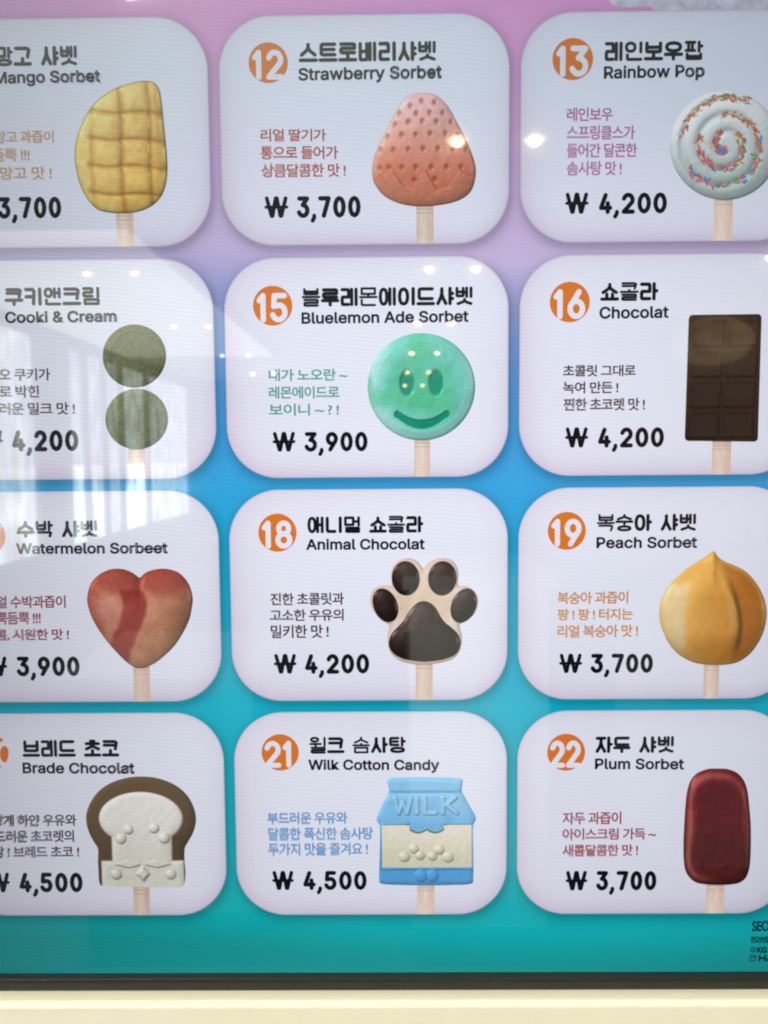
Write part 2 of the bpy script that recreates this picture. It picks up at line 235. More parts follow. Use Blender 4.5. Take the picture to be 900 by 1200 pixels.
GLYPH={" ":[188,[]],"&":[448,[[197,-7,165,-5,136,1,110,12,88,26,69,42,54,62,43,84,36,108,34,133,36,154,40,173,47,189,58,205,70,220,85,235,101,249,120,264,140,279,216,335,223,340,230,346,237,352,243,359,249,367,255,375,259,384,261,394,262,405,260,420,255,434,245,445,233,454,219,459,201,461,189,460,178,457,168,453,159,447,151,440,145,431,141,421,138,411,137,399,138,386,141,375,145,363,152,352,159,340,169,327,179,314,191,300,204,284,438,0,364,0,171,231,153,254,136,274,121,293,108,310,96,327,87,344,81,361,77,379,75,398,77,420,82,440,91,458,102,474,117,488,134,499,154,507,176,512,200,513,224,512,246,507,266,499,283,488,297,475,308,459,317,442,322,424,324,404,323,389,320,375,315,362,309,349,301,336,291,325,281,314,269,303,256,293,154,217,135,202,121,188,110,174,103,161,98,146,97,131,98,115,102,101,109,87,118,76,130,66,143,57,158,51,175,48,193,46,213,48,232,52,251,59,269,69,286,81,301,95,315,112,327,131,336,151,343,174,348,198,349,224,408,224,406,194,403,167,397,144,389,124,380,107,371,92,361,80,353,70,345,62,333,47,315,30,294,17,271,7,246,-1,221,-5]]],"A":[480,[[16,0,201,509,276,509,463,0,395,0,287,302,280,323,272,346,264,372,255,402,244,438,232,478,245,478,233,437,222,402,213,371,204,345,197,322,191,302,85,0],[110,142,110,199,370,199,370,142]]],"B":[456,[[60,0,60,509,241,509,274,507,304,501,329,491,350,477,367,461,381,442,390,421,396,398,398,374,397,353,393,336,387,320,378,307,368,295,356,286,343,278,329,272,315,267,331,260,347,254,363,245,378,234,391,220,402,203,411,184,416,161,418,136,416,111,410,88,400,67,386,48,368,31,344,18,317,8,284,2,247,0],[125,57,245,57,281,60,309,67,330,80,344,96,353,115,355,137,354,153,350,169,342,184,333,197,320,209,306,218,289,225,269,229,248,231,125,231],[125,285,238,285,256,287,273,290,288,296,302,304,314,314,323,326,330,340,335,355,336,372,333,393,326,412,313,429,294,442,270,449,240,452,125,452]]],"C":[510,[[267,-7,225,-3,186,7,150,25,119,49,92,79,70,115,53,157,44,203,40,254,44,305,53,352,70,393,92,429,119,459,150,484,186,501,225,512,267,516,293,514,317,511,340,504,362,496,383,485,402,471,419,456,435,438,448,418,459,397,467,373,473,348,408,348,404,365,397,380,389,395,380,407,369,418,357,428,344,437,330,444,315,449,300,453,284,455,267,456,237,453,209,445,184,432,161,414,141,391,125,364,113,332,106,295,103,254,106,213,113,177,125,145,141,117,161,94,184,76,210,63,237,56,267,53,284,54,300,56,315,60,330,65,344,72,357,81,369,90,380,102,389,114,397,128,404,144,408,160,473,160,467,135,459,112,448,91,435,71,420,53,402,38,383,24,363,13,341,5,317,-2,293,-6]]],"I":[300,[[31,0,31,57,118,57,118,452,31,452,31,509,269,509,269,452,183,452,183,57,269,57,269,0]]],"K":[467,[[104,145,104,216,116,231,128,246,139,261,151,275,162,289,174,303,187,317,199,331,212,344,364,509,448,509,231,276],[60,0,60,509,125,509,125,334,124,225,125,193,125,0],[372,0,188,259,228,309,449,0]]],"L":[393,[[60,0,60,509,125,509,125,57,361,57,361,0]]],"M":[628,[[60,0,60,509,152,509,277,187,280,179,284,170,287,159,291,147,295,135,299,123,303,110,307,97,311,84,315,71,319,60,322,49,307,49,311,59,314,71,318,83,322,95,326,108,330,121,334,134,338,146,342,158,346,169,349,179,352,187,476,509,568,509,568,0,504,0,504,291,504,302,504,314,504,327,505,340,505,354,505,369,505,383,506,398,506,413,506,428,507,443,507,457,508,441,503,425,498,409,492,393,487,378,482,363,477,348,472,335,467,322,463,310,459,300,456,291,342,0,286,0,170,291,167,300,163,310,159,321,155,333,150,347,145,361,140,376,134,392,129,408,124,424,118,441,112,457,119,444,120,430,120,416,120,401,121,386,121,372,121,357,121,342,122,328,122,315,122,302,122,291,122,0]]],"P":[445,[[60,0,60,509,235,509,272,506,305,499,332,487,356,471,375,452,390,430,400,404,407,377,409,348,407,318,400,291,390,265,375,243,356,223,332,207,305,195,272,188,235,186,109,186,109,242,233,242,257,244,279,248,297,256,312,266,324,279,333,294,339,310,343,328,344,348,343,367,339,385,333,402,324,416,312,428,297,439,279,446,257,451,232,452,125,452,125,0]]],"R":[449,[[60,0,60,509,236,509,273,506,305,500,333,489,356,473,376,455,390,433,401,408,407,381,409,352,407,323,401,296,390,271,376,250,356,232,333,217,305,206,273,200,236,198,96,198,96,255,234,255,258,256,280,260,298,267,313,276,325,287,334,300,340,316,344,333,345,352,344,371,340,389,334,405,325,419,313,430,298,440,279,446,258,451,233,452,125,452,125,0],[353,0,230,229,303,229,428,0]]],"S":[447,[[224,-9,188,-7,156,-1,128,9,102,23,81,40,64,60,51,83,42,109,38,137,104,137,108,118,114,102,123,88,136,76,150,66,166,59,185,53,204,50,224,49,246,50,267,54,286,60,303,69,317,79,329,92,338,106,344,122,346,139,344,154,340,168,332,179,322,189,310,197,296,205,280,211,263,217,245,222,184,239,145,253,112,269,86,289,67,313,56,341,52,372,54,400,62,425,75,448,92,468,113,484,138,498,165,508,195,514,227,516,259,514,289,508,316,498,340,484,360,468,377,449,390,427,398,403,401,378,337,378,332,402,320,421,302,437,280,449,254,456,225,459,204,457,185,454,167,448,152,440,139,430,129,418,121,405,117,391,115,376,117,359,122,345,131,334,142,324,155,315,169,308,184,302,198,297,212,293,264,279,279,275,295,270,312,264,328,256,344,248,359,238,372,226,384,213,395,198,402,180,407,161,408,139,406,112,399,87,386,64,370,43,349,25,323,11,294,0,261,-7]]],"W":[686,[[155,0,16,509,82,509,163,196,167,179,172,162,175,145,179,128,183,111,187,94,190,76,194,58,197,40,189,40,193,58,196,76,200,94,203,111,207,128,211,145,215,162,220,179,224,196,306,509,380,509,462,196,466,179,470,162,474,145,478,128,482,111,486,94,490,76,494,58,497,40,488,40,492,58,495,76,499,94,503,111,506,128,510,145,515,162,519,179,523,196,603,509,670,509,530,0,455,0,368,323,362,345,357,368,351,391,346,417,341,445,336,475,350,475,345,446,340,420,335,395,330,371,324,347,318,323,230,0]]],"a":[389,[[160,-9,137,-7,115,-3,94,5,76,15,60,29,48,45,38,63,32,84,30,108,32,128,36,146,43,161,53,174,64,184,78,193,92,200,108,206,125,211,143,214,161,217,178,220,200,223,218,225,234,227,247,229,257,231,265,235,271,240,274,246,276,255,275,272,272,285,267,297,260,307,251,315,240,322,227,327,212,330,196,331,178,330,163,327,149,322,137,316,127,309,118,301,110,292,104,283,100,274,41,291,51,313,64,331,79,346,95,358,114,368,133,375,153,380,173,383,194,384,208,384,223,382,239,379,255,375,271,369,286,360,300,350,312,336,322,320,330,301,335,278,337,251,337,0,277,0,277,52,267,43,260,34,252,25,242,16,229,8,215,1,199,-4,181,-7],[170,45,192,47,211,51,228,59,242,68,254,80,263,93,270,108,274,122,276,138,276,190,267,184,259,182,251,180,241,178,231,176,221,174,210,173,200,171,191,170,182,169,175,168,161,166,147,163,134,159,122,153,112,147,103,139,97,130,93,118,92,105,93,93,96,82,102,72,109,64,119,57,130,52,142,48,156,46]]],"b":[424,[[229,-8,208,-7,189,-3,172,4,159,12,147,21,138,31,130,41,123,50,118,59,112,0,53,0,53,509,114,509,114,319,123,327,130,336,137,346,147,355,158,364,171,373,188,379,207,383,229,384,259,382,287,374,313,361,335,342,354,320,370,293,381,261,388,227,390,189,388,151,381,116,370,84,355,57,336,34,313,16,288,3,260,-6],[220,47,242,49,262,55,279,66,294,80,306,97,316,117,323,139,327,163,328,189,327,215,323,239,316,261,307,281,295,298,280,311,262,322,243,328,220,330,198,328,178,322,161,312,147,299,134,282,125,263,118,241,114,216,113,189,114,162,118,138,125,115,135,95,147,78,162,65,179,55,198,49]]],"c":[396,[[207,-8,174,-5,144,3,117,16,93,35,72,58,56,85,44,116,37,150,34,187,37,225,44,260,56,291,72,318,93,341,117,360,144,374,174,382,207,384,226,384,243,381,260,377,276,371,291,364,305,356,318,346,330,335,340,322,349,308,356,293,362,277,303,262,300,272,295,281,290,289,284,297,278,304,270,311,261,316,252,321,242,325,231,328,220,329,207,330,184,328,163,321,145,310,130,296,118,278,108,258,102,236,98,212,96,187,98,163,102,139,108,117,118,97,130,80,145,66,163,55,184,49,207,46,220,47,232,49,243,52,253,55,262,60,271,66,279,73,285,80,292,89,297,98,301,107,304,117,363,102,357,86,350,70,341,56,331,43,319,32,306,21,292,12,277,5,261,-1,244,-5,226,-7]]],"d":[424,[[195,-8,165,-6,137,3,111,16,89,34,70,57,55,84,43,116,36,151,34,189,36,227,43,261,55,293,70,320,89,342,112,361,137,374,165,382,196,384,218,383,237,379,253,373,267,364,278,355,287,346,295,336,301,327,306,319,311,509,372,509,372,0,313,0,313,59,301,50,295,41,287,31,277,21,266,12,252,4,236,-3,217,-7],[205,47,226,49,246,55,263,65,278,78,290,95,299,115,306,138,310,162,312,189,310,216,306,241,300,263,290,282,278,299,263,312,246,322,227,328,205,330,182,328,162,322,145,311,130,298,118,281,108,261,102,239,98,215,96,189,98,163,102,139,109,117,118,97,130,80,145,66,162,55,182,49]]],"e":[404,[[212,-8,177,-5,145,3,117,16,92,35,72,58,56,85,44,116,37,150,34,187,36,224,44,258,55,290,71,317,91,340,115,359,142,373,172,382,205,384,226,383,246,380,266,374,285,366,303,355,319,341,334,324,347,305,357,282,365,256,370,227,371,194,371,169,75,169,75,221,338,221,310,202,308,226,304,248,298,269,288,286,277,301,263,314,246,323,227,328,205,330,183,328,164,323,146,313,131,301,119,286,109,270,102,251,97,231,96,211,96,178,98,151,102,127,110,106,121,88,135,73,151,61,169,53,190,48,212,46,227,47,241,49,254,53,265,58,276,65,285,73,294,82,300,93,306,105,365,91,358,72,348,55,335,39,320,26,302,14,283,4,261,-3,237,-7]]],"g":[425,[[207,-151,180,-149,156,-146,134,-140,114,-132,97,-122,82,-110,70,-97,59,-84,51,-69,101,-41,107,-49,114,-57,122,-66,131,-74,142,-82,154,-88,169,-93,187,-96,207,-97,236,-95,261,-87,282,-75,298,-58,308,-34,311,-6,311,68,301,60,294,51,287,41,277,32,266,23,252,16,236,10,217,6,195,5,165,7,138,14,113,27,90,43,71,65,55,90,43,120,36,154,34,191,36,229,43,263,55,293,71,320,90,342,112,361,138,374,166,382,196,384,218,383,237,379,253,373,267,365,279,356,288,346,296,336,302,327,308,319,313,379,372,379,372,-9,370,-40,363,-67,350,-90,334,-109,314,-124,291,-136,265,-144,237,-149],[205,59,227,61,246,66,264,75,278,87,290,103,300,121,307,142,311,166,312,193,311,219,307,242,300,264,291,283,279,299,264,312,247,322,227,328,205,330,182,328,163,322,145,312,130,298,118,282,109,262,102,241,98,218,96,193,98,167,102,144,109,123,118,104,131,88,145,76,163,66,183,61]]],"h":[410,[[114,227,114,0,53,0,53,509,114,509,114,287,102,287,116,319,132,344,152,362,175,374,200,382,227,384,252,383,275,377,295,369,313,356,328,340,341,321,350,298,355,271,357,240,357,0,296,0,296,235,293,263,286,286,273,304,256,318,235,326,210,329,192,328,176,324,161,317,147,308,136,297,126,283,119,266,115,248]]],"i":[167,[[53,0,53,379,114,379,114,0],[84,443,73,444,63,448,54,455,47,463,43,472,41,483,43,494,47,504,54,512,63,518,73,522,84,524,95,522,105,518,114,512,121,504,125,494,126,483,125,472,121,463,114,455,105,448,95,444]]],"k":[381,[[110,137,110,212,121,212,284,379,360,379,184,199],[53,0,53,509,114,509,114,0],[294,0,148,186,191,229,372,0]]],"l":[189,[[139,-2,112,0,91,8,74,20,62,37,55,59,53,84,53,509,114,509,114,99,114,83,117,71,120,62,126,57,135,53,146,52,157,52,164,53,181,3,175,1,162,-1,154,-2]]],"m":[610,[[53,0,53,379,112,379,112,295,114,314,122,331,132,346,144,358,158,368,172,376,187,382,203,385,219,386,245,383,268,375,287,361,303,342,314,320,321,295,312,295,318,312,326,329,337,343,350,356,364,366,381,375,398,381,417,385,437,386,458,385,478,380,497,372,514,361,529,346,541,328,550,307,555,283,557,255,557,0,496,0,496,254,493,279,485,298,473,313,456,323,438,329,419,330,402,329,387,326,374,320,363,312,353,302,345,290,340,277,336,263,335,247,335,0,274,0,274,260,272,280,265,297,253,311,238,322,220,328,199,330,185,329,171,326,158,320,145,312,135,302,126,289,119,274,115,257,114,238,114,0]]],"n":[410,[[114,227,114,0,53,0,53,379,112,379,112,287,102,287,116,319,132,344,152,362,175,374,200,382,227,384,252,383,275,377,295,369,313,356,328,340,341,321,350,298,355,271,357,240,357,0,296,0,296,235,293,263,286,286,273,304,256,318,235,326,210,329,192,328,176,324,161,317,147,308,136,297,126,283,119,266,115,248]]],"o":[415,[[207,-8,174,-5,144,3,117,16,93,35,72,58,56,85,44,116,37,150,34,187,37,225,44,260,56,291,72,318,93,341,117,360,144,374,174,382,207,384,241,382,271,374,299,360,323,341,343,318,359,291,371,260,379,225,381,187,379,150,371,116,359,85,343,58,323,35,299,16,271,3,241,-5],[207,46,231,49,252,55,270,66,285,80,298,97,307,117,314,139,318,163,319,187,318,212,314,236,307,258,298,278,285,296,270,310,252,321,231,328,207,330,184,328,163,321,145,310,130,296,118,278,108,258,102,236,98,212,96,187,98,163,102,139,108,117,118,97,130,80,145,66,163,55,184,49]]],"p":[424,[[53,-143,53,379,112,379,112,319,123,327,130,336,137,346,147,355,158,364,171,373,188,379,207,383,229,384,259,382,287,374,313,361,335,342,354,320,370,293,381,261,388,227,390,189,388,151,381,116,370,84,355,57,336,34,313,16,288,3,260,-6,229,-8,208,-7,189,-3,173,4,159,12,147,21,138,31,130,41,124,50,118,59,114,-143],[220,47,242,49,262,55,279,66,294,80,306,97,316,117,323,139,327,163,328,189,327,215,323,239,316,261,307,281,295,298,280,311,262,322,243,328,220,330,198,328,178,322,161,312,147,299,134,282,125,263,118,241,114,216,113,189,114,162,118,138,125,115,135,95,147,78,162,65,179,55,198,49]]],"r":[259,[[53,0,53,379,112,379,112,321,124,339,137,354,152,367,171,377,191,383,213,385,223,385,235,384,243,384,243,322,236,324,223,325,215,326,207,326,190,324,174,321,159,315,146,306,135,296,126,284,119,269,115,254,114,237,114,0]]],"t":[227,[[204,379,204,327,6,327,6,379],[65,471,126,471,126,98,127,83,130,70,136,61,144,55,156,51,170,50,180,50,191,52,202,54,213,2,207,0,200,-2,192,-3,184,-3,176,-4,168,-4,138,-1,113,7,92,21,77,41,68,64,65,93]]],"u":[410,[[182,-5,158,-3,135,2,115,11,97,23,82,39,69,59,60,82,54,109,53,139,53,379,114,379,114,144,116,117,124,94,137,75,154,61,175,53,200,50,218,51,234,55,249,62,263,71,274,83,283,97,290,113,295,132,296,153,296,379,357,379,357,0,298,0,298,92,307,92,294,60,277,35,257,17,234,5,209,-3]]],"w":[567,[[138,0,23,379,87,379,133,214,140,190,147,164,154,137,161,107,168,75,175,41,165,41,172,74,179,105,186,135,192,163,199,189,206,214,252,379,316,379,362,214,368,189,375,163,382,136,388,106,395,75,402,41,391,41,399,75,406,106,413,135,420,163,427,189,434,214,480,379,545,379,429,0,368,0,319,172,314,189,309,207,305,225,300,243,295,262,291,280,286,299,281,318,277,338,291,338,286,319,281,299,277,280,272,262,267,243,263,225,258,207,253,189,248,172,199,0]]],"y":[389,[[47,-139,61,-86,71,-87,83,-89,94,-90,104,-89,113,-86,122,-81,130,-74,138,-64,145,-51,151,-36,163,-1,17,379,84,379,165,155,173,132,180,109,187,87,193,64,199,42,206,21,184,21,190,42,196,64,202,87,209,110,216,132,224,155,305,379,371,379,204,-58,196,-77,187,-93,177,-107,165,-119,153,-128,139,-136,125,-141,109,-144,91,-145,82,-145,73,-144,65,-143,57,-142]]]}
OX, OZ, CW, CH, GX, GY = (LAY[k] for k in ('OX', 'OZ', 'W', 'H', 'GX', 'GY'))
ZB, ZH = LAY['zb'], LAY['zh']
PX = 0.00058                         # one unit of drawing on the menu, in metres
SX0, SX1 = OX-0.314, OX+0.314        # the lit panel
SZ0, SZ1 = ZB, ZB+1.116
ROOT = Vector((OX, 0, SZ0))

def lin(c):
    c = np.clip(np.asarray(c, float)/255.0, 0, 1)
    return np.where(c <= 0.04045, c/12.92, ((c+0.055)/1.055)**2.4)
def mix(a, b, t):
    t = np.asarray(t)[..., None]
    return np.asarray(a, float)*(1-t)+np.asarray(b, float)*t
def sstep(a, b, x):
    t = np.clip((x-a)/(b-a), 0, 1); return t*t*(3-2*t)
def vnoise(x, y, scale, seed=0):
    x = np.asarray(x)/scale+1000.3; y = np.asarray(y)/scale+1000.7
    T = np.random.default_rng(seed).random((64, 64))
    xi = np.floor(x).astype(int); yi = np.floor(y).astype(int); fx = x-xi; fy = y-yi
    fx = fx*fx*(3-2*fx); fy = fy*fy*(3-2*fy)
    g = lambda a, b: T[a % 64, b % 64]
    return (g(xi, yi)*(1-fx)+g(xi+1, yi)*fx)*(1-fy)+(g(xi, yi+1)*(1-fx)+g(xi+1, yi+1)*fx)*fy-0.5

# ------------------------------------------------------------------ materials
def lcd_group():
    """What display and lens do to the picture: uneven brightness, vignetting and fine line structure, in metres on the panel."""
    g = bpy.data.node_groups.new("display_output", 'ShaderNodeTree')
    g.interface.new_socket("Color", in_out='INPUT', socket_type='NodeSocketColor')
    g.interface.new_socket("Shader", in_out='OUTPUT', socket_type='NodeSocketShader')
    N, L = g.nodes, g.links
    gi = N.new('NodeGroupInput'); go = N.new('NodeGroupOutput')
    geo = N.new('ShaderNodeNewGeometry'); sep = N.new('ShaderNodeSeparateXYZ')
    L.new(geo.outputs['Position'], sep.inputs[0])
    def M(op, a, b=None, c=None):
        n = N.new('ShaderNodeMath'); n.operation = op
        for i, v in enumerate((a, b, c)):
            if v is None: continue
            if isinstance(v, (int, float)): n.inputs[i].default_value = v
            else: L.new(v, n.inputs[i])
        return n.outputs[0]
    x, z = sep.outputs[0], sep.outputs[2]
    noi = N.new('ShaderNodeTexNoise'); noi.inputs['Scale'].default_value = 5.0; noi.inputs['Detail'].default_value = 1.0
    L.new(geo.outputs['Position'], noi.inputs['Vector'])
    nf = noi.outputs[0]
    # interference bands between the pixel rows and the lens, and the pixel grid itself
    ph = M('ADD', M('MULTIPLY', z, 2*math.pi/0.00275), M('ADD', M('MULTIPLY', x, 210.0), M('MULTIPLY', nf, 22.0)))
    amp = M('MULTIPLY', M('SUBTRACT', M('SUBTRACT', 1.35, M('MULTIPLY', x, 2.4)), nf), 0.027)
    rows = M('MULTIPLY', M('SINE', ph), amp)
    cols = M('MULTIPLY', M('SINE', M('MULTIPLY', x, 2*math.pi/0.00205)), 0.008)
    fine = M('MULTIPLY', M('SINE', M('MULTIPLY', z, 2*math.pi/0.00190)), 0.010)
    pat = M('ADD', 1.0, M('ADD', rows, M('ADD', cols, fine)))
    # seen from below its axis the panel's upper rows are dimmer and cooler
    ramp = N.new('ShaderNodeValToRGB'); e = ramp.color_ramp
    t = M('DIVIDE', M('SUBTRACT', z, -0.38), 0.75)
    L.new(t, ramp.inputs[0])
    stops = LCD_STOPS
    e.elements[0].position = stops[0][0]; e.elements[0].color = (*stops[0][1], 1)
    e.elements[1].position = stops[-1][0]; e.elements[1].color = (*stops[-1][1], 1)
    for p_, c_ in stops[1:-1]:
        k = e.elements.new(p_); k.color = (*c_, 1)
    xr = M('MAXIMUM', x, 0.0); xl = M('MINIMUM', x, 0.0)      # off-axis dimming and lens vignetting put into the emission, more to the left
    side = M('SUBTRACT', 1.0, M('ADD', M('MULTIPLY', M('MULTIPLY', xr, xr), 2.3), M('MULTIPLY', M('MULTIPLY', xl, xl), 4.6)))
    vm = N.new('ShaderNodeVectorMath'); vm.operation = 'MULTIPLY'
    L.new(gi.outputs[0], vm.inputs[0]); L.new(ramp.outputs[0], vm.inputs[1])
    em = N.new('ShaderNodeEmission')
    g1 = N.new('ShaderNodeBsdfGlossy'); g1.inputs['Roughness'].default_value = 0.0
    g2 = N.new('ShaderNodeBsdfGlossy'); g2.inputs['Roughness'].default_value = 0.085      # finger smears scatter a little
    mg = N.new('ShaderNodeMixShader'); sm = N.new('ShaderNodeTexNoise'); sm.inputs['Scale'].default_value = 9.0; sm.inputs['Detail'].default_value = 5.0; L.new(geo.outputs['Position'], sm.inputs['Vector'])
    L.new(M('MULTIPLY', M('POWER', sm.outputs[0], 1.5), 0.85), mg.inputs[0])
    L.new(g1.outputs[0], mg.inputs[1]); L.new(g2.outputs[0], mg.inputs[2])
    fr = N.new('ShaderNodeFresnel'); fr.inputs['IOR'].default_value = 1.52
    nul = N.new('ShaderNodeEmission'); nul.inputs[1].default_value = 0.0
    fx = N.new('ShaderNodeMixShader'); L.new(fr.outputs[0], fx.inputs[0]); L.new(nul.outputs[0], fx.inputs[1]); L.new(mg.outputs[0], fx.inputs[2])
    ad = N.new('ShaderNodeAddShader')
    L.new(vm.outputs[0], em.inputs[0]); L.new(M('MULTIPLY', pat, side), em.inputs[1])
    L.new(em.outputs[0], ad.inputs[0]); L.new(fx.outputs[0], ad.inputs[1]); L.new(ad.outputs[0], go.inputs[0])
    return g
LCD_STOPS = [(0.0, (0.81, 0.81, 0.84)), (0.25, (0.87, 0.87, 0.90)), (0.5, (0.99, 0.985, 1.02)), (0.68, (0.90, 0.92, 0.96)), (0.85, (0.60, 0.66, 0.71)), (1.0, (0.52, 0.58, 0.62))]
LCD = lcd_group()
_screen = {}
def screen_mat(name, rgb=None, gain=1.0):
    """A part of the displayed picture: rgb in 0..255, or the picture's own colours when None."""
    if name in _screen: return _screen[name]
    m = bpy.data.materials.new(name); m.use_nodes = True
    N, L = m.node_tree.nodes, m.node_tree.links; N.clear()
    out = N.new('ShaderNodeOutputMaterial'); g = N.new('ShaderNodeGroup'); g.node_tree = LCD
    if rgb is None:
        a = N.new('ShaderNodeAttribute'); a.attribute_name = "picture"; L.new(a.outputs['Color'], g.inputs[0])
    else:
        g.inputs[0].default_value = (*[float(v) for v in lin(rgb)], 1)
    L.new(g.outputs[0], out.inputs[0]); _screen[name] = m
    return m
def principled(name, col, rough=0.5, metal=0.0, bump=0.0, bscale=300.0, mottle=0.0):
    m = bpy.data.materials.new(name); m.use_nodes = True
    N, L = m.node_tree.nodes, m.node_tree.links
    b = N["Principled BSDF"]; b.inputs['Base Color'].default_value = (*col, 1)
    b.inputs['Roughness'].default_value = rough; b.inputs['Metallic'].default_value = metal
    tc = N.new('ShaderNodeTexCoord')
    if bump:
        n = N.new('ShaderNodeTexNoise'); n.inputs['Scale'].default_value = bscale; L.new(tc.outputs['Object'], n.inputs['Vector'])
        bp = N.new('ShaderNodeBump'); bp.inputs['Strength'].default_value = bump; bp.inputs['Distance'].default_value = 0.001
        L.new(n.outputs[0], bp.inputs['Height']); L.new(bp.outputs[0], b.inputs['Normal'])
    if mottle:
        n = N.new('ShaderNodeTexNoise'); n.inputs['Scale'].default_value = 9; n.inputs['Detail'].default_value = 6
        L.new(tc.outputs['Object'], n.inputs['Vector'])
        r = N.new('ShaderNodeMapRange'); L.new(n.outputs[0], r.inputs[0]); r.inputs[3].default_value = 1-mottle; r.inputs[4].default_value = 1+mottle
        v = N.new('ShaderNodeVectorMath'); v.operation = 'SCALE'; v.inputs[0].default_value = col; L.new(r.outputs[0], v.inputs['Scale'])
        L.new(v.outputs[0], b.inputs['Base Color'])
    return m
def glow(name, col, strength):
    m = bpy.data.materials.new(name); m.use_nodes = True
    N, L = m.node_tree.nodes, m.node_tree.links; N.clear()
    out = N.new('ShaderNodeOutputMaterial'); e = N.new('ShaderNodeEmission')
    e.inputs[0].default_value = (*col, 1); e.inputs[1].default_value = strength; L.new(e.outputs[0], out.inputs[0])
    return m
# ------------------------------------------------------------------ object helpers
def tag(o, label=None, cat=None, group=None, kind=None):
    if label: o['label'] = label
    if cat: o['category'] = cat
    if group: o['group'] = group
    if kind: o['kind'] = kind
    return o
def worldpos(o):
    p = Vector((0, 0, 0))
    while o is not None: p = p+o.location; o = o.parent
    return p
def mesh_obj(name, V, Fc, mats, parent=None, origin=None, colors=None, midx=None):
    V = np.asarray(V, float)
    org = Vector(origin) if origin is not None else Vector(tuple(V.mean(0)))
    me = bpy.data.meshes.new(name)
    me.from_pydata((V-np.array(org)).tolist(), [], [tuple(f) for f in Fc]); 
    for m in (mats if isinstance(mats, (list, tuple)) else [mats]): me.materials.append(m)
    if midx is not None: me.polygons.foreach_set('material_index', np.asarray(midx, np.int32))
    if colors is not None:
        ca = me.color_attributes.new("picture", 'FLOAT_COLOR', 'POINT')
        c4 = np.ones((len(V), 4), np.float32); c4[:, :3] = lin(colors)
        ca.data.foreach_set('color', c4.ravel())
    me.update()
    o = bpy.data.objects.new(name, me); scn.collection.objects.link(o)
    if parent is not None:
        o.parent = parent; o.location = org-worldpos(parent)
    else: o.location = org
    return o
def empty(name, loc, parent=None):
    o = bpy.data.objects.new(name, None); scn.collection.objects.link(o); o.empty_display_size = 0.02
    if parent is not None: o.parent = parent; o.location = Vector(loc)-worldpos(parent)
    else: o.location = Vector(loc)
    return o
class MB:
    def __init__(s): s.V = []; s.F = []; s.I = []
    def add(s, V, Fc, mi=0):
        b = len(s.V); s.V += [tuple(v) for v in V]; s.F += [tuple(i+b for i in f) for f in Fc]; s.I += [mi]*len(Fc)
    def box(s, a, b, mi=0):
        (x0, y0, z0), (x1, y1, z1) = a, b
        s.add([(x0,y0,z0),(x1,y0,z0),(x1,y1,z0),(x0,y1,z0),(x0,y0,z1),(x1,y0,z1),(x1,y1,z1),(x0,y1,z1)],
              [(0,3,2,1),(4,5,6,7),(0,1,5,4),(1,2,6,5),(2,3,7,6),(3,0,4,7)], mi)
    def obj(s, name, mats, parent=None, origin=None): return mesh_obj(name, s.V, s.F, mats, parent, origin, midx=s.I)

# flat lettering: thick round pen strokes in the plane of the screen
def weigh(mb, V, Fc, w, y):
    """A fine round pen along the outline of filled lettering gives it its weight."""
    cnt = {}
    for f in Fc:
        for a, b in zip(f, f[1:]+f[:1]):
            k = (min(a, b), max(a, b)); cnt[k] = cnt.get(k, 0)+1
    p = Pen(y)
    for (a, b), n in cnt.items():
        if n == 1: p.stroke([V[a], V[b]], w, 6)
    mb.add(p.mb.V, p.mb.F)
class Pen:
    def __init__(s, y): s.mb = MB(); s.y = y; s.k = 0
    def stroke(s, P, w, sides=12):
        P = [np.array(p, float) for p in P]; r = w/2
        for a, b in zip(P, P[1:]):
            d = b-a; l = np.hypot(*d)
            if l < 1e-9: continue
            n = np.array([-d[1], d[0]])/l*r; s.k += 1; y = s.y-s.k*1e-6
            q = [a-n, b-n, b+n, a+n]
            s.mb.add([(p[0], y, p[1]) for p in q], [(0, 1, 2, 3)])
        for p in P:
            s.k += 1; y = s.y-s.k*1e-6
            s.mb.add([(p[0]+r*math.cos(t), y, p[1]+r*math.sin(t)) for t in np.linspace(0, 2*math.pi, sides, endpoint=False)], [tuple(range(sides))])

